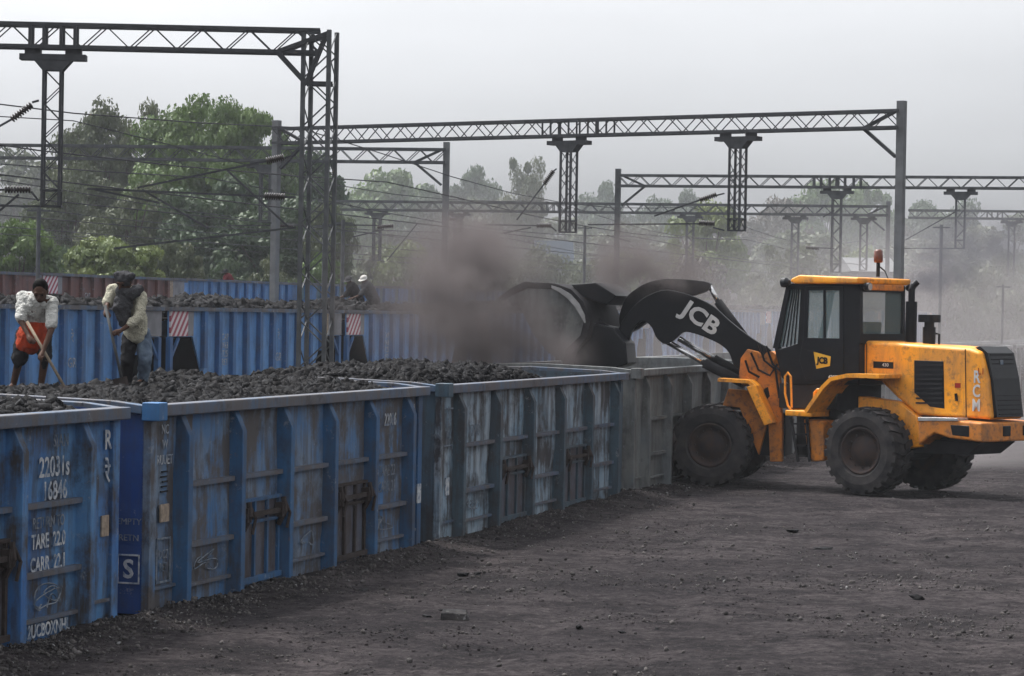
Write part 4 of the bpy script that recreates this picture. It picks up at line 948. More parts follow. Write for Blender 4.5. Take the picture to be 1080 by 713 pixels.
# rear frame and counterweight
plate(RF, [(905, 418), (948, 424), (967, 440), (972, 471), (940, 476), (935, 445), (905, 432)], .62, .3, 'rear_frame', 'orange')
plate(RF, [(905, 418), (948, 424), (967, 440), (972, 471), (940, 476), (935, 445), (905, 432)], -.3, -.62, 'rear_frame', 'orange')
cw = plate(RF, [(968, 440), (1036, 446), (1036, 467), (1000, 462), (985, 457), (968, 470)], .88, -.88, 'counterweight', 'orange2', bevel=.04)
plate(RF, [(1002, 448), (1022, 449), (1022, 461), (1004, 459)], .89, .8, 'recess_shade', 'black', cw)  # raised black block: the dark of a recess put into its colour
aR, zR = RF.px(1036, 455, .88)
for l in (-.55, .1): fbox(RF, aR - .02, aR + .05, l - .12, l + .12, zR - .1, zR + .08, 'rear_lamp', 'black', cw)
plate(RF, [(968, 440), (1010, 441), (1010, 444), (968, 444)], .9, .56, 'tread_plate', 'lamp', cw, .005)
plate(RF, [(960, 462), (1036, 467), (1020, 480), (985, 478)], .55, -.55, 'belly_guard', 'blackd')
# exhaust and pre-cleaner on the hood
pa = RF.pt(.38, .0, 0); z0 = RF.px(961, 356, 0)[1]
ea, _ = RF.px(961, 340, -.30); e0 = RF.pt(ea, -.30, 0)
zz = lambda y, l=-.3, x=961: RF.px(x, y, l)[1]
b = MB(); b.tube([(e0.x, e0.y, zz(362)), (e0.x, e0.y, zz(318))], .105, 16); b.tube([(e0.x, e0.y, zz(319)), (e0.x, e0.y, zz(305)), (e0.x + .03, e0.y, zz(301)), (e0.x + .1, e0.y, zz(297))], .06, 12)
b.build('exhaust_stack', M['black'], LD, LM)
pa_, _ = RF.px(980, 350, -.1); e1 = RF.pt(pa_, -.1, 0)
b = MB(); b.tube([(e1.x, e1.y, zz(365, -.1, 980)), (e1.x, e1.y, zz(345, -.1, 980))], .115, 16); b.tube([(e1.x, e1.y, zz(346, -.1, 980)), (e1.x, e1.y, zz(339, -.1, 980))], .09, 16); b.tube([(e1.x, e1.y, zz(340, -.1, 980)), (e1.x, e1.y, zz(332, -.1, 980))], [.2, .2], 20)
b.tube([(e1.x + .18, e1.y, zz(364, -.1)), (e1.x + .18, e1.y, zz(352, -.1)), (e1.x + .1, e1.y, zz(351, -.1))], .02, 6); b.build('air_cleaner', M['black'], LD, LM)
# cab
CL = .72
cab = plate(RF, [(816, 366), (823, 368), (850, 359), (906, 359), (906, 406), (832, 406), (824, 398)], CL, -CL, 'cab', 'black', bevel=.02)
b = MB()
for s0_, s1_ in ((CL, CL - .09), (-CL + .09, -CL)):
    for pts in ([(815, 367), (829, 302), (833, 302), (821, 368)], [(841, 366), (845, 302), (851, 302), (849, 362)], [(888, 362), (889, 302), (907, 302), (907, 362)], [(829, 299), (907, 300), (907, 306), (829, 305)]):
        b.prism(RF.poly(pts, CL), RF.pt, s0_, s1_)
a_r, zr0 = RF.px(907, 360, CL); _, zr1 = RF.px(907, 303, CL); a_f, zf0 = RF.px(816, 366, CL); a_ft, _ = RF.px(830, 302, CL)
for (a0, a1, z0_, z1_) in ((a_r, a_r + .09, zr1 - .08, zr1 + .06), (a_r, a_r + .09, zr0 - .05, zr0 + .14), (a_ft - .08, a_ft, zr1 - .1, zr1 + .06)): b.prism([(a0, z0_), (a1, z0_), (a1, z1_), (a0, z1_)], RF.pt, CL - .08, -CL + .08)
b.build('pillar', M['black'], cab, LM)
plate(RF, [(835, 303), (845, 303), (842, 364), (822, 366)], CL - .04, CL - .05, 'front_quarter_glass', 'glass', cab, 0)
b = MB()
for f in (.18, .38, .58, .78):
    a0 = RF.px(822 + 20 * f, 366, CL - .03); a1 = RF.px(835 + 10 * f, 303, CL - .03); b.bar(RF.pt(a0[0], CL - .035, a0[1]), RF.pt(a1[0], CL - .035, a1[1]), .022)
b.build('guard_bar', M['black'], cab, LM)
b = MB(); b.add([RF.pt(a_f - .02, -CL + .08, zf0), RF.pt(a_f - .02, CL - .08, zf0), RF.pt(a_ft - .02, CL - .08, zr1), RF.pt(a_ft - .02, -CL + .08, zr1)], [(0, 1, 2, 3)]); b.build('windscreen', M['glass'], cab, LM)
b = MB(); b.add([RF.pt(a_r + .04, -CL + .08, zr0 + .1), RF.pt(a_r + .04, CL - .08, zr0 + .1), RF.pt(a_r + .04, CL - .08, zr1), RF.pt(a_r + .04, -CL + .08, zr1)], [(0, 1, 2, 3)]); b.build('rear_window', M['glass'], cab, LM)
b = MB(); b.add([RF.pt(a_r + .1, -CL + .04, zr0), RF.pt(a_ft, -CL + .04, zf0), RF.pt(a_ft, -CL + .04, zr1), RF.pt(a_r + .1, -CL + .04, zr1)], [(0, 1, 2, 3)]); b.build('side_window', M['glass'], cab, LM)
door = MB()
for pts in ([(849, 304), (853, 304), (851, 358), (847, 358)], [(885, 304), (889, 304), (889, 358), (885, 358)], [(849, 302), (889, 302), (889, 306), (849, 306)], [(868, 305), (870.5, 305), (870.5, 358), (868, 358)], [(847, 356), (889, 357), (889, 402), (850, 402), (843, 380)]):
    door.prism(RF.poly(pts, CL + .02), RF.pt, CL + .02, CL - .02)
door = door.build('door', M['black'], cab, LM, bevel=.008)
plate(RF, [(852, 305), (886, 305), (886, 357), (850, 357)], CL + .004, CL - .006, 'pane', 'glass', door, 0)
b = MB(); a0 = RF.px(852, 370, CL + .03); b.bar(RF.pt(a0[0], CL + .04, a0[1]), RF.pt(a0[0] - .14, CL + .04, a0[1]), .03); b.build('handle', M['blackd'], door, LM)
dec = plate(RF, [(858, 371), (876, 376), (875, 386), (861, 389)], CL + .028, CL + .018, 'decal', 'yellow', door, 0)
ftext(RF, 'JCB', .155, 867.5, 380.5, CL + .03, -3, 'black', door, sx=.95, bold=.008)
ftext(RF, '430ZX', .09, 880, 398, CL + .022, 0, 'decal', door, sx=1.0, bold=.003)
a0, z0_ = RF.px(833, 298, .85); a1, z1_ = RF.px(904, 298, .85); zrt = RF.px(870, 288, .85)[1]
b = MB(); b.prism([(a0, z0_ + .01), (a0 - .12, z0_ - .02), (a1, z1_ - .02), (a1 - .02, z1_ + .09), (a0 - .2, z0_ + .14), (a0 - .02, z0_ + .07)], RF.pt, .85, -.85); b.build('roof', M['orange'], cab, LM, bevel=.03)
fbox(RF, a1 - .015, a1 + .12, -.62, .62, z1_ - .13, z1_ - .02, 'rear_visor', 'orange2', cab)
def lampo(fr, a, l, z, r_, fwd):
    p = fr.pt(a, l, z); d = fr.F * fwd; b = MB(); b.tube([p - d * .1, p - d * .03, p + d * .05], [r_ * .5, r_, r_], 14); o = b.build('work_lamp', M['black'], cab, LM)
    MB().tube([p + d * .05, p + d * .056], r_ * .85, 14).build('lens', M['lamp'], o, LM)
lampo(RF, *(lambda q_: (q_[0], .80, q_[1]))(RF.px(828, 298, .80)), .09, 1); lampo(RF, a0 + .05, -.7, z0_ - .05, .09, 1)
lampo(RF, a1 - .06, .60, z1_ - .07, .075, -1); lampo(RF, a1 - .06, -.78, z1_ - .07, .075, -1)
ba = RF.px(931, 283, -.45); p = RF.pt(ba[0] + .1, -.45, 0); zb = lambda y: RF.px(931, y, -.45)[1]
b = MB(); b.tube([(p.x, p.y, zb(292)), (p.x, p.y, zb(277))], .035, 8); bs = b.build('beacon_stem', M['black'], cab, LM)
MB().tube([(p.x, p.y, zb(277)), (p.x, p.y, zb(275)), (p.x, p.y, zb(265)), (p.x, p.y, zb(263))], [.07, .085, .08, .05], 14).build('beacon', M['amber'], cab, LM, smooth=True)
b = MB(); b.tube([(p.x, p.y, zb(280)), (p.x + .12, p.y - .05, zb(286)), (p.x + .15, p.y - .25, zb(294)), (p.x + .02, p.y - .3, zb(302))], .014, 6); b.build('cable', M['black'], cab, LM)
# interior: seat, steering column and the driver
seat = MB(); sa = (a_r + a_ft) / 2 - .25
seat.prism([(sa - .3, 2.0), (sa + .25, 2.0), (sa + .25, 2.35), (sa - .15, 2.35), (sa - .25, 3.05), (sa - .38, 3.05)], RF.pt, -.25, .25); seat.build('seat', M['blackd'], cab, LM, bevel=.03)
b = MB(); q0 = RF.pt(sa + .75, 0, 2.1); q1 = RF.pt(sa + .5, 0, 2.62); b.tube([q0, q1], .04, 8); ax_ = (q1 - q0).normalized(); e_ = ax_.orthogonal().normalized(); f_ = ax_.cross(e_)
b.tube([q1 + (e_ * math.cos(t) + f_ * math.sin(t)) * .2 for t in np.linspace(0, 2 * math.pi, 20)], .018, 6); b.build('steering_wheel', M['black'], cab, LM)
# fenders, platform, ladder, rails
def strip(fr, pts, l0, l1, th, name, mat, parent=LD):
    b = MB(); pl_ = [fr.px(x, y, l0) for x, y in pts]
    for i in range(len(pl_) - 1):
        (a, z), (c, e) = pl_[i], pl_[i + 1]; dx_, dz_ = c - a, e - z; k = math.hypot(dx_, dz_); nx_, nz_ = -dz_ / k * th, dx_ / k * th
        if nz_ > 0: nx_, nz_ = -nx_, -nz_
        b.prism([(a, z), (c, e), (c + nx_, e + nz_), (a + nx_, z + nz_)], fr.pt, l0, l1)
    return b.build(name, M[mat], parent, LM)
strip(RF, [(927, 395), (893, 394), (875, 398), (866, 407), (848, 433)], 1.24, .56, .07, 'rear_fender', 'orange')
fbox(RF, *[sorted((RF.px(828, 434, 1.1)[0], RF.px(856, 434, 1.1)[0]))[i] for i in (0, 1)], .55, 1.1, RF.px(840, 439, 1.1)[1], RF.px(840, 433, 1.1)[1], 'platform', 'orange')
lp = RF.poly([(847, 442), (868, 444), (869, 486), (853, 487), (849, 460)], .95); b = MB(); b.prism(lp, RF.pt, .95, .45); b.build('fuel_tank', M['orange2'], LD, LM, bevel=.03)
b = MB()
for l in (1.0,):
    for y in (447, 458, 470, 481):
        a0 = RF.px(838 + (y - 447) * .15, y, 1.0); a1 = RF.px(852, y, 1.0); b.bar(RF.pt(a0[0], 1.0, a0[1]), RF.pt(a1[0], 1.0, a1[1]), .12, .03)
    for xx, x2 in ((834, 842), (851, 854)): a0 = RF.px(xx, 440, 1.0); a1 = RF.px(x2, 487, 1.0); b.bar(RF.pt(a0[0], 1.0, a0[1]), RF.pt(a1[0], 1.0, a1[1]), .03, .05)
b.build('ladder', M['blackd'], LD, LM)
b = MB()
def T3(fr, l, pts): return [fr.pt(*((lambda q_: (q_[0], l, q_[1]))(fr.px(x, y, l)))) for x, y in pts]
b.tube(T3(RF, 1.0, [(838, 436), (831, 428), (828, 415), (828, 397), (831, 393), (834, 397), (835, 430)]), .022, 7); b.tube(T3(RF, 1.05, [(858, 432), (859, 414), (862, 411), (874, 411)]), .026, 7)
b.build('handrail', M['orange'], LD, LM)
fbox(RF, .9, 2.2, -.7, .7, 1.45, 1.9, 'cab_base', 'blackd')
plate(RF, [(832, 412), (852, 412), (862, 432), (832, 432)], .62, -.6, 'cab_mount', 'orange2')
# front tower
for l in (.58, -.40):
    plate(FF, [(779, 398), (781, 378), (788, 368), (800, 371), (806, 378), (822, 371), (825, 440), (825, 487), (812, 487), (810, 440), (800, 425), (792, 408)], l, l - .16, 'front_tower', 'orange2', bevel=.02)
b = MB(); b.tube([FF.pt(*(lambda q_: (q_[0], .62, q_[1]))(FF.px(812, 377, .6))), FF.pt(*(lambda q_: (q_[0], -.6, q_[1]))(FF.px(812, 377, .6)))], .11, 16)
b.tube([FF.pt(*(lambda q_: (q_[0], .62, q_[1]))(FF.px(786, 402, .6))), FF.pt(*(lambda q_: (q_[0], -.6, q_[1]))(FF.px(786, 402, .6)))], .09, 14); b.build('boom_pin', M['orange2'], LD, LM)
plate(FF, [(806, 410), (810, 408), (812, 418), (808, 422), (805, 417)], .59, .57, 'tower_opening_shade', 'black', bevel=0)  # black plate on the tower: darkness of an opening painted as colour
b = MB()
for pts in ([(800, 362), (806, 380), (818, 390), (822, 420)], [(792, 372), (800, 390), (812, 396), (820, 384)], [(786, 380), (790, 392), (801, 398)], [(808, 365), (815, 384), (824, 392)]):
    b.tube(T3(FF, .66, pts), .022, 6)
b.build('hydraulic_hose', M['black'], LD, LM)
strip(FF, [(757, 399), (790, 401), (797, 407), (814, 446)], 1.2, .62, .06, 'front_fender', 'orange')
plate(FF, [(787, 408), (796, 406), (815, 446), (806, 449)], 1.21, 1.15, 'front_fender', 'orange')
plate(FF, [(768, 410), (792, 412), (808, 450), (800, 480), (780, 430), (762, 428)], .6, .45, 'fender_stay', 'orange2')
# boom, lever, cylinders
def chaikin(p, n=1):
    for _ in range(n):
        q_ = []
        for i in range(len(p)):
            a, b2 = p[i], p[(i + 1) % len(p)]; q_ += [(a[0] * .8 + b2[0] * .2, a[1] * .8 + b2[1] * .2), (a[0] * .2 + b2[0] * .8, a[1] * .2 + b2[1] * .8)]
        p = q_
    return p
bp = [(816, 370), (796, 359), (772, 341), (752, 322), (728, 311), (700, 304), (674, 316), (656, 338), (646, 362), (652, 372), (661, 368), (667, 346), (678, 337), (687, 344), (692, 357), (701, 364), (711, 359), (721, 349), (737, 353), (758, 362), (769, 371), (774, 388), (790, 392), (812, 386)]
bp = chaikin(bp, 2); boom = plate(FF, bp, .50, .38, 'boom', 'black'); plate(FF, bp, -.38, -.50, 'boom', 'black')
b = MB(); q0 = FF.px(700, 325, .4); b.prism([(q0[0] - .3, q0[1] - .15), (q0[0] + .25, q0[1] - .1), (q0[0] + .25, q0[1] + .18), (q0[0] - .3, q0[1] + .14)], FF.pt, -.4, .4); b.build('boom_crosstube', M['black'], LD, LM, bevel=.03)
a0_ = FF.px(738, 333, .5)
ftext(FF, 'JCB', .43, 739, 336, .504, -33, 'decal', boom, sx=1.15, bold=.014)
lev = plate(FF, chaikin([(750, 297), (748, 305), (740, 309), (722, 314), (700, 326), (668, 350), (655, 352), (652, 334), (660, 312), (680, 298), (704, 293)], 2), .12, -.12, 'bell_crank', 'black')
def cyl(l, p0, p1, p2, r1=.055, r2=.095):
    q = T3(FF, l, [p0, p1, p2]); o = MB().tube([q[1], q[2]], r2, 14).build('lift_cylinder', M['blackd'], LD, LM, smooth=True); MB().tube([q[0], q[1]], r1, 14).build('piston_rod', M['chrome'], o, LM, smooth=True)
cyl(.28, (703, 360), (743, 383), (786, 405)); cyl(-.28, (716, 357), (753, 379), (796, 402)); cyl(0, (748, 301), (757, 318), (790, 362), .045, .08)
# bucket
BW = 1.3
bo = [(525, 314), (540, 303), (553, 297), (585, 299), (602, 305), (615, 318), (623, 338), (619, 357), (604, 372), (600, 386)]
bi = [(525, 320), (541, 311), (556, 304), (583, 305), (598, 310), (609, 321), (616, 338), (612, 354), (597, 368), (593, 384)]
b = MB(); b.prism(FF.poly(bo, BW) + FF.poly(bi[::-1], BW), FF.pt, BW, -BW); bk = b.build('bucket', M['blackd'], LD, LM, bevel=.008)
sp_ = [(526, 315), (554, 299), (585, 301), (602, 308), (614, 321), (620, 338), (616, 355), (602, 370), (597, 384), (578, 372), (562, 352), (552, 332), (546, 318), (530, 321)]
for l in (BW - .015, -BW + .05): b = MB(); b.prism(FF.poly(sp_, BW), FF.pt, l, l - .035); b.build('side_plate', M['greyD'] if l > 0 else M['blackd'], bk, LM)
arc = FF.poly([(582, 301), (592, 304), (602, 310), (611, 320), (617, 332), (618, 340)], BW); arc2 = FF.poly([(582, 304), (590, 308), (599, 315), (607, 324), (613, 334), (617, 341)], BW)
b = MB(); b.prism(arc + arc2[::-1], FF.pt, BW + .03, BW - .01); b.build('lit_wear_strip', M['chrome'] if 0 else M['lamp'], bk, LM)  # pale crescent rim: its highlight from above is put into the colour
b = MB(); b.prism(FF.poly([(528, 318), (533, 325), (538, 323), (536, 316)], BW), FF.pt, BW, BW - .12); b.build('bucket_tooth', M['lamp'], bk, LM)
for i in range(1, 8):
    b = MB(); l = BW - i * .33; b.prism(FF.poly([(526, 315), (524, 321), (531, 323), (537, 314)], BW), FF.pt, l, l - .1); b.build('bucket_tooth', M['blackd'], bk, LM)
for l in (.62, -.46): plate(FF, [(612, 322), (650, 350), (655, 372), (640, 388), (606, 387), (602, 372)], l, l - .14, 'hinge_bracket', 'blackd', bk)
b = MB(); b.prism(FF.poly([(606, 358), (622, 340), (646, 346), (660, 362), (662, 384), (640, 391), (604, 389)], .95), FF.pt, .95, .15); b.build('bucket_heel', M['black'], bk, LM, bevel=.03)
b = MB(); b.prism(FF.poly([(602, 300), (628, 298), (650, 312), (640, 322), (612, 312)], .9), FF.pt, .9, -.9); b.build('spill_guard', M['black'], bk, LM, bevel=.02)

# ------------------------------------------------------------------ people
def blob(name, mb, mat, parent, pm, vox=.014, wr=0., sm=4):
    o = mb.build('tmp', None, None, pm, fix=True); o.data.materials.clear()
    m = o.modifiers.new('r', 'REMESH'); m.mode = 'VOXEL'; m.voxel_size = vox
    s = o.modifiers.new('s', 'SMOOTH'); s.iterations = sm; s.factor = .5
    if wr:
        tx = bpy.data.textures.new('wr', 'CLOUDS'); tx.noise_scale = .055; tx.noise_depth = 3; d = o.modifiers.new('d', 'DISPLACE'); d.texture = tx; d.strength = wr; d.mid_level = .3
    bpy.context.view_layer.update(); me = evalmesh(o, name); bpy.data.objects.remove(o)
    return link(name, me, parent, mat, True)
def hand(mb, wrist, tip_dir, grip_axis, s=1.):
    """palm plus five curled fingers round a shaft that runs along grip_axis"""
    d = Vector(tip_dir).normalized(); g = Vector(grip_axis).normalized(); nrm = d.cross(g).normalized(); w_ = Vector(wrist)
    mb.caps([w_, w_ + d * .045 * s, w_ + d * .08 * s], [.026 * s, .036 * s, .034 * s], 8)
    for k, L in enumerate((.9, 1., .95, .75)):
        o = w_ + d * .075 * s + g * (.027 - .018 * k) * s
        mb.caps([o, o + (d * .03 + nrm * .012) * s * L, o + (d * .035 + nrm * .04) * s * L, o + (d * .012 + nrm * .052) * s * L], [.0095 * s, .009 * s, .0085 * s, .0075 * s], 6)
    o = w_ + d * .03 * s + g * .03 * s; mb.caps([o, o + (g * .018 + nrm * .025 + d * .015) * s, o + (nrm * .05 + d * .028) * s], [.012 * s, .011 * s, .009 * s], 6)
def head(mb, c, face, up, s=1.):
    """skull, jaw, nose, ears, brow, lips"""
    f = Vector(face).normalized(); u = Vector(up); u = (u - f * u.dot(f)).normalized(); r_ = u.cross(f); rot = Matrix((r_, f, u)).transposed(); c = Vector(c)
    mb.ell(c, (.074 * s, .092 * s, .105 * s), rot); mb.ell(c + f * .03 * s - u * .055 * s, (.052 * s, .06 * s, .062 * s), rot)
    mb.caps([c + f * .085 * s + u * .02 * s, c + f * .108 * s - u * .018 * s], [.010 * s, .017 * s], 6)
    mb.caps([c + f * .082 * s + r_ * .035 * s + u * .03 * s, c + f * .082 * s - r_ * .035 * s + u * .03 * s], [.013 * s, .013 * s], 6)
    mb.caps([c + f * .085 * s + r_ * .02 * s - u * .05 * s, c + f * .085 * s - r_ * .02 * s - u * .05 * s], [.010 * s, .010 * s], 6)
    for e in (-1, 1): mb.ell(c + r_ * .076 * s * e, (.012 * s, .02 * s, .032 * s), rot, 8, 6)
    return f, u, r_, rot
def eyes(c, f, u, r_, parent, pm, s=1.):
    b = MB()
    for e in (-1, 1): b.ell(Vector(c) + f * .083 * s + r_ * .03 * s * e + u * .008 * s, (.012 * s, .012 * s, .009 * s), None, 8, 6)
    b.build('eyes', M['hair'], parent, pm, smooth=True)
def worker1():
    D0 = 30.6; q = lambda x, y, d=0.: P(x, y, D0 + d)
    base = q(28, 410); pm = Matrix.Translation((base.x, base.y, base.z)); root = empty('person', pm)
    tag(root, 'bearded man in white shirt and orange red cloth bending over a hoe on the coal', 'person', 'workers standing on the coal')
    hipc = q(35, 346, .12); che = q(39, 322, -.08); sl, sr = q(24, 313, -.05), q(55, 319, -.12); neck = q(41, 315, -.17); hc = q(42.5, 307, -.24)
    hl, hr = q(27, 352, .1), q(45, 352, .1); kl, kr = q(20, 380, -.08), q(47, 380, -.08); al, ar = q(14, 407, .1), q(43, 408, .02)
    el, er = q(22, 338, -.25), q(54, 348, -.3); wl, wr_ = q(30, 354, -.38), q(45, 371, -.46)
    mb = MB(); f, u, r_, rot = head(mb, hc, Vector((.02, -.75, -.55)), Vector((0, -.3, 1)), 1.08)
    mb.caps([neck, hc], [.05, .055]); mb.caps([hipc, che], [.13, .135], 14); mb.caps([sl, neck, sr], [.055, .07, .055])
    mb.caps([sl, el], [.05, .038]); mb.caps([el, wl], [.038, .024]); mb.caps([sr, er], [.05, .038]); mb.caps([er, wr_], [.038, .024])
    g1_, g2_ = q(29.5, 341, -.34), q(68, 408, -.46); ax_ = g2_ - g1_
    hand(mb, wl, Vector((.4, -.5, -.7)), ax_, 1.0); hand(mb, wr_, Vector((-.2, -.5, -.8)), ax_, 1.0)
    for h_, k_, a_ in ((hl, kl, al), (hr, kr, ar)):
        mb.caps([h_, k_, a_], [.085, .052, .034]); mb.caps([a_, a_ + Vector((-.03, -.15, -.03))], [.038, .03])
    body = blob('body', mb, M['skin'], root, pm, .0085, 0, 2); eyes(hc, f, u, r_, body, pm, 1.08)
    mb = MB(); mb.ell(hc + u * .03 - f * .028, (.092, .10, .108), rot); h_ = blob('hair', mb, M['hair'], root, pm, .012)
    mb = MB(); mb.ell(hc + f * .05 - u * .068, (.05, .045, .05), rot); blob('beard', mb, M['hair'], root, pm, .012)
    mb = MB(); mb.caps([q(35, 344, .08), q(36, 335, 0), che], [.13, .135, .13], 16); mb.caps([sl, neck + Vector((0, .03, -.01)), sr], [.062, .072, .062]); mb.caps([sl, sl.lerp(el, .9)], [.058, .062]); mb.caps([sr, sr.lerp(er, .8)], [.058, .066])
    mb.caps([che, sl], [.12, .07]); mb.caps([che, sr], [.12, .07]); mb.caps([che, che.lerp(neck, .55)], [.14, .12], 14); blob('shirt', mb, M['shirt_white'], root, pm, .012, .035, 2)
    mb = MB(); mb.caps([q(36, 345, .0), q(34, 356, -.04), q(33, 362, -.05)], [.14, .145, .12], 16); mb.caps([q(27, 352, 0), q(25, 364, -.05)], [.09, .085]); mb.caps([q(42, 352, 0), q(43, 362, -.05)], [.08, .07]); blob('waist_cloth', mb, M['cloth_red'], root, pm, .014, .04, 3)
    mb = MB(); mb.caps([hl, kl + Vector((0, .02, .02))], [.105, .085]); mb.caps([hr, kr + Vector((0, .02, .04))], [.10, .075]); blob('shorts', mb, M['cloth_black'], root, pm, .012, .035, 2)
    mb = MB(); mb.caps([kl, al + Vector((0, 0, .03))], [.05, .037]); mb.caps([kr, ar + Vector((0, 0, .03))], [.05, .037]); blob('leggings', mb, M['cloth_black'], root, pm, .012)
    for a_ in (al, ar): mb = MB(); mb.caps([a_ + Vector((0, .04, -.03)), a_ + Vector((-.03, -.17, -.045))], [.042, .038]); blob('shoe', mb, M['blackd'], root, pm, .012)
    # hoe
    hm = Matrix.Translation(g2_); hoe = empty('hoe', hm); tag(hoe, 'long pale handled hoe held by the bearded worker', 'hoe')
    MB().tube([g1_ - ax_ * .03, g2_], .017, 8).build('handle', M['wood'], hoe, hm, smooth=True)
    d = ax_.normalized(); s_ = Vector((.55, -.8, 0)).normalized(); b = MB(); b.add([g2_ + s_ * -.13, g2_ + s_ * .13, g2_ + s_ * .11 + Vector((-.14, -.05, -.10)), g2_ - s_ * .11 + Vector((-.14, -.05, -.10)),
        g2_ + s_ * -.13 + Vector((0, 0, .012)), g2_ + s_ * .13 + Vector((0, 0, .012)), g2_ + s_ * .11 + Vector((-.14, -.05, -.09)), g2_ - s_ * .11 + Vector((-.14, -.05, -.09))], [(0, 1, 2, 3), (4, 7, 6, 5), (0, 4, 5, 1), (1, 5, 6, 2), (2, 6, 7, 3), (3, 7, 4, 0)])
    b.build('blade', M['iron'], hoe, hm)
worker1()
def worker2():
    D0 = 31.6; q = lambda x, y, d=0.: P(x, y, D0 + d)
    base = q(141, 409); pm = Matrix.Translation((base.x, base.y, base.z)); root = empty('person', pm)
    tag(root, 'man in cream shirt, grey scarf and faded jeans pushing a shovel into the coal', 'person', 'workers standing on the coal')
    hipc = q(143, 352, .1); che = q(138, 322, -.0); neck = q(136, 306, -.1); hc = q(131, 297, -.18); sl, sr = q(119, 305, -.05), q(149, 313, -.08)
    el, er = q(114, 318, -.12), q(146, 336, -.2); wl, wr_ = q(112, 327, -.28), q(127, 349, -.34); hl, hr = q(137, 357, .08), q(151, 357, .12); kl, kr = q(134, 381, -.05), q(153, 380, .0); al, ar = q(134, 404, .04), q(151, 402, .1)
    mb = MB(); f, u, r_, rot = head(mb, hc, Vector((-.35, -.75, -.5)), Vector((0, -.2, 1)), 1.08)
    mb.caps([neck, hc], [.05, .055]); mb.caps([hipc, che, neck], [.13, .14, .08], 14); mb.caps([sl, neck, sr], [.055, .07, .055])
    mb.caps([sl, el], [.05, .038]); mb.caps([el, wl], [.038, .024]); mb.caps([sr, er], [.05, .038]); mb.caps([er, wr_], [.038, .024])
    g1_, g2_ = q(111, 322, -.36), q(128, 398, -.42); ax_ = g2_ - g1_
    hand(mb, wl, Vector((.1, -.6, -.6)), ax_, 1.); hand(mb, wr_, Vector((-.7, -.5, -.3)), ax_, 1.)
    for h_, k_, a_ in ((hl, kl, al), (hr, kr, ar)): mb.caps([h_, k_, a_], [.085, .055, .04]); mb.caps([a_, a_ + Vector((-.05, -.14, -.03))], [.04, .03])
    body = blob('body', mb, M['skin'], root, pm, .0085, 0, 2); eyes(hc, f, u, r_, body, pm, 1.08)
    mb = MB(); mb.ell(hc + u * .025 - f * .01, (.095, .105, .095), rot); mb.caps([hc + u * .06 + r_ * .06, hc + u * .08 - r_ * .06], [.05, .05]); mb.ell(hc + u * .06 + r_ * .10 - f * .05, (.03, .03, .04), rot); blob('headscarf', mb, M['scarf'], root, pm, .012, .03)
    mb = MB(); mb.caps([q(143, 351, .06), q(143, 338, .02), che], [.135, .132, .132], 16); mb.caps([che, sl], [.11, .06]); mb.caps([che, sr], [.115, .066]); mb.caps([sl, sl.lerp(el, 1.1)], [.064, .06]); mb.caps([sr, er, er.lerp(wr_, .45)], [.07, .062, .048]); mb.caps([sl, neck, sr], [.06, .07, .066])
    blob('shirt', mb, M['shirt_cream'], root, pm, .012, .035, 2)
    mb = MB(); mb.caps([q(145, 306, -.12), q(138, 311, -.22), q(127, 307, -.2)], [.06, .07, .055]); mb.caps([q(129, 310, -.18), q(127, 325, -.22), q(130, 339, -.22)], [.06, .085, .055]); mb.caps([q(136, 310, -.2), q(133, 328, -.2), q(134, 334, -.19)], [.055, .055, .04]); blob('scarf', mb, M['scarf'], root, pm, .013, .05, 2)
    mb = MB(); mb.caps([hr, kr, ar + Vector((0, 0, .04))], [.09, .078, .062]); mb.caps([q(149, 352, .1), hr], [.10, .09]); blob('trouser_leg', mb, M['denim'], root, pm, .014, .035, 3)
    mb = MB(); mb.caps([hl, kl, al + Vector((0, 0, .04))], [.092, .075, .06]); mb.caps([q(140, 352, .08), hl], [.11, .092]); blob('trouser_leg', mb, M['cloth_black'], root, pm, .014, .035, 3)
    for a_ in (al, ar): mb = MB(); mb.caps([a_ + Vector((0, .05, -.03)), a_ + Vector((-.05, -.17, -.045))], [.05, .045]); mb.caps([a_ + Vector((0, .03, .06)), a_ + Vector((0, .03, -.03))], [.055, .05]); blob('boot', mb, M['cloth_black'], root, pm, .012)
    hm = Matrix.Translation(g2_); sh = empty('shovel', hm); tag(sh, 'grey shafted shovel held by the worker in jeans', 'shovel')
    MB().tube([g1_, g2_], .017, 8).build('handle', M['steel'], sh, hm, smooth=True)
    b = MB(); d = ax_.normalized(); s_ = Vector((.8, -.5, .2)).normalized(); n_ = d.cross(s_).normalized(); V_ = []
    for i in range(6):
        for j in range(5):
            x = (j - 2) / 2 * .11 * (1 if i < 4 else 1 - .25 * (i - 3)); V_.append(g2_ + d * i * .05 + s_ * x + n_ * (.03 * (j - 2) ** 2 / 4))
    b.add(V_, [(i * 5 + j, i * 5 + j + 1, i * 5 + j + 6, i * 5 + j + 5) for i in range(5) for j in range(4)]); ob = b.build('blade', M['iron'], sh, hm); m = ob.modifiers.new('s', 'SOLIDIFY'); m.thickness = .004
worker2()
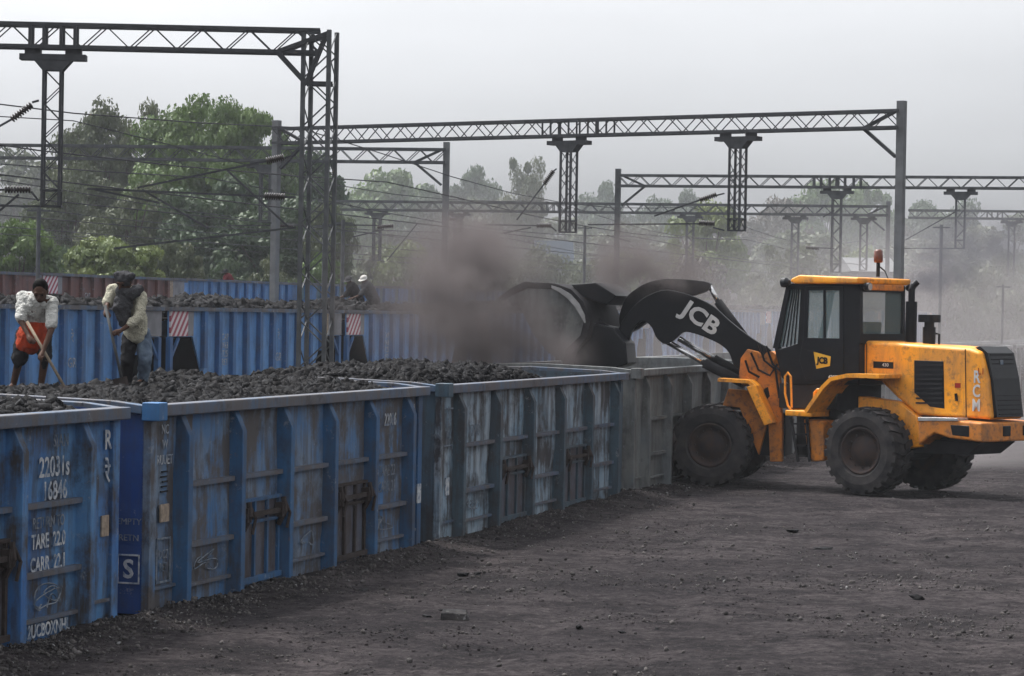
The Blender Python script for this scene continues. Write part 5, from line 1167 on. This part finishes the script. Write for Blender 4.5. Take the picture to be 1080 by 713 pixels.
def far_person(px, py, Y, s, lab, shirt, cap):
    c = P(px, py, Y); pm = Matrix.Translation(c - Vector((0, 0, 1.0))); root = empty('person', pm); tag(root, lab, 'person')
    mb = MB(); f, u, r_, rot = head(mb, c, Vector((-.5, -.7, -.4)), Vector((0, 0, 1)), s); o = c
    hip = o + Vector((.28, .1, -.55)); mb.caps([o + Vector((.03, .02, -.08)), o + Vector((.08, .03, -.18))], [.05, .06]); mb.caps([o + Vector((.08, .03, -.2)), hip], [.15, .13]); 
    for e in (-1, 1):
        sh = o + Vector((.06, .04 + .17 * e, -.18)); el = o + Vector((-.1, .2 * e, -.42)); wr_ = o + Vector((-.3, .12 * e, -.5)); mb.caps([sh, el], [.05, .04]); mb.caps([el, wr_], [.038, .025]); hand(mb, wr_, Vector((-1, 0, -.3)), Vector((0, 1, 0)))
        k_ = hip + Vector((-.25, .15 * e, -.2)); mb.caps([hip + Vector((0, .09 * e, 0)), k_, k_ + Vector((.12, 0, -.38))], [.08, .055, .04]); mb.caps([k_ + Vector((.12, 0, -.38)), k_ + Vector((-.05, 0, -.40))], [.04, .03])
    blob('body', mb, M['skin'], root, pm, .011, 0, 2)
    mb = MB(); mb.caps([o + Vector((.08, .03, -.2)), hip], [.175, .155]); 
    for e in (-1, 1): mb.caps([o + Vector((.06, .04 + .15 * e, -.19)), o + Vector((-.08, .2 * e, -.40))], [.075, .06])
    blob('shirt', mb, M[shirt], root, pm, .016, .02)
    mb = MB()
    for e in (-1, 1): k_ = hip + Vector((-.25, .15 * e, -.2)); mb.caps([hip + Vector((0, .08 * e, 0)), k_, k_ + Vector((.12, 0, -.34))], [.11, .08, .06])
    blob('trousers', mb, M['cloth_black'], root, pm, .016)
    mb = MB(); mb.ell(o + u * .05, (.10, .11, .075), rot); mb.ell(o + u * .03 + f * .05, (.13, .14, .015), rot); blob('cap', mb, M[cap], root, pm, .012)
far_person(384, 295, 71, 1.0, 'small far worker in a white cap crouching on the coal of the middle train', 'scarf', 'cap_white')
far_person(368, 296, 73, .95, 'dim far worker in grey cap stooping left of the white capped one', 'cloth_black', 'scarf')
far_person(238, 287, 99, .95, 'tiny far figure in a dull red top beyond the farthest train', 'cloth_dull_red', 'cloth_black')

# ------------------------------------------------------------------ air: haze, dust, smoke
def volmat(name, color, dens, aniso=.2):
    m = bpy.data.materials.new(name); m.use_nodes = True; Nd = m.node_tree.nodes; Lk = m.node_tree.links; Nd.remove(Nd['Principled BSDF'])
    v = Nd.new('ShaderNodeVolumePrincipled'); v.inputs['Color'].default_value = (*color, 1); v.inputs['Density'].default_value = dens; v.inputs['Anisotropy'].default_value = aniso
    Lk.new(v.outputs[0], Nd['Material Output'].inputs['Volume']); return m, Nd, Lk, v
m, *_ = volmat('haze_air', (.90, .94, 1.0), .00028, 0.0)
o = MB().box(-260, 330, -12, 470, -1.5, 45).build('haze', m); tag(o, 'thin pale haze filling the whole yard', 'haze', kind='stuff')
def cloud(name, blobs, color, scale, lab, aniso=.1, lo=.42, hi=.62, cut=.012):
    """one domain box; density is a sum of soft lobes broken up by noise, all in world space"""
    lo_ = Vector((1e9,) * 3); hi_ = Vector((-1e9,) * 3)
    for c, r_, d in blobs:
        for i in range(3): lo_[i] = min(lo_[i], c[i] - 1.9 * r_[i]); hi_[i] = max(hi_[i], c[i] + 1.9 * r_[i])
    lo_.z = max(lo_.z, .02)
    m, Nd, Lk, v = volmat(name + '_air', color, 0, aniso)
    g_ = Nd.new('ShaderNodeNewGeometry'); tot = None
    nz = noise(Nd, Lk, scale, 5, g_.outputs['Position'], .6); nz2 = Nd.new('ShaderNodeTexNoise'); nz2.inputs['Scale'].default_value = scale * .6; Lk.new(g_.outputs['Position'], nz2.inputs['Vector'])
    wv = Nd.new('ShaderNodeVectorMath'); wv.operation = 'MULTIPLY_ADD'; wv.inputs[1].default_value = (1.2, 1.2, 1.2); Lk.new(nz2.outputs['Color'], wv.inputs[0]); Lk.new(g_.outputs['Position'], wv.inputs[2])
    for c, r_, d in blobs:
        mp_ = Nd.new('ShaderNodeMapping'); mp_.vector_type = 'TEXTURE'; mp_.inputs['Location'].default_value = Vector(c) + Vector((.6, .6, .6)); mp_.inputs['Scale'].default_value = r_; Lk.new(wv.outputs[0], mp_.inputs[0])
        ln = Nd.new('ShaderNodeVectorMath'); ln.operation = 'DOT_PRODUCT'; Lk.new(mp_.outputs[0], ln.inputs[0]); Lk.new(mp_.outputs[0], ln.inputs[1])
        e = Nd.new('ShaderNodeMath'); e.operation = 'MULTIPLY'; e.inputs[1].default_value = -1.6; Lk.new(ln.outputs['Value'], e.inputs[0])
        ex = Nd.new('ShaderNodeMath'); ex.operation = 'EXPONENT'; Lk.new(e.outputs[0], ex.inputs[0])
        k = Nd.new('ShaderNodeMath'); k.operation = 'MULTIPLY_ADD'; k.inputs[1].default_value = d; Lk.new(ex.outputs[0], k.inputs[0])
        if tot is not None: Lk.new(tot, k.inputs[2])
        else: k.inputs[2].default_value = -cut
        tot = k.outputs[0]
    mu = Nd.new('ShaderNodeMath'); mu.operation = 'MULTIPLY'; Lk.new(tot, mu.inputs[0]); Lk.new(ramp(Nd, Lk, nz, lo, hi, .05, 1.8), mu.inputs[1])
    mxn = Nd.new('ShaderNodeMath'); mxn.operation = 'MAXIMUM'; mxn.inputs[1].default_value = 0; Lk.new(mu.outputs[0], mxn.inputs[0]); Lk.new(mxn.outputs[0], v.inputs['Density'])
    o = MB().box(lo_.x, hi_.x, lo_.y, hi_.y, lo_.z, hi_.z).build(name, m); tag(o, lab, 'dust' if 'dust' in name else 'smoke', kind='stuff')
B_ = lambda x, y, Y, rx, ry, rz, d: (P(x, y, Y), (rx, ry, rz), d * 2.0)
cloud('dust_cloud', [B_(490, 335, 48.5, 1.0, 1.2, 1.2, 2.2), B_(485, 275, 49, .85, 1.0, .75, 1.5), B_(430, 310, 50, 1.3, 1.2, 1.0, .28), B_(562, 376, 47.8, .75, .8, .42, 1.3), B_(535, 350, 48, 1.0, 1.0, .8, .6), B_(455, 262, 49.5, .9, .9, .55, .5), B_(515, 248, 49.5, .6, .7, .4, .7), B_(672, 280, 50.5, .9, .8, .55, 2.2), B_(705, 292, 51, .8, .8, .4, 1.0), B_(540, 250, 51, 1.6, 1.5, .9, .12)],
      (.20, .178, .178), 1.3, 'brown plume of coal dust rising round the tipped bucket')
cloud('dust_veil', [B_(740, 430, 60, 5, 6, 2.4, .028), B_(900, 370, 80, 12, 14, 5.0, .022), B_(1040, 330, 110, 20, 25, 8.0, .012), B_(1010, 470, 57, 3.5, 3.5, 1.0, .05)], (.60, .56, .56), .25, 'thin grey dust hanging over the ground behind the loader')
cloud('far_dusty_haze', [B_(560, 290, 185, 75, 60, 9, .0005), B_(980, 300, 190, 60, 70, 16, .0007)], (.84, .86, .88), .03, 'pale far haze added low in front of the far trees', cut=.00004, lo=.3, hi=.75)  # second haze volume, added to pale the far trees
cloud('exhaust_smoke', [B_(975, 291, 49.5, .4, .4, .3, 1.3), B_(1000, 275, 51, .75, .7, .45, .9), B_(1045, 257, 53, 1.3, 1.0, .55, .5)], (.16, .16, .18), 1.8, 'dark exhaust smoke drifting right from the loader stack')
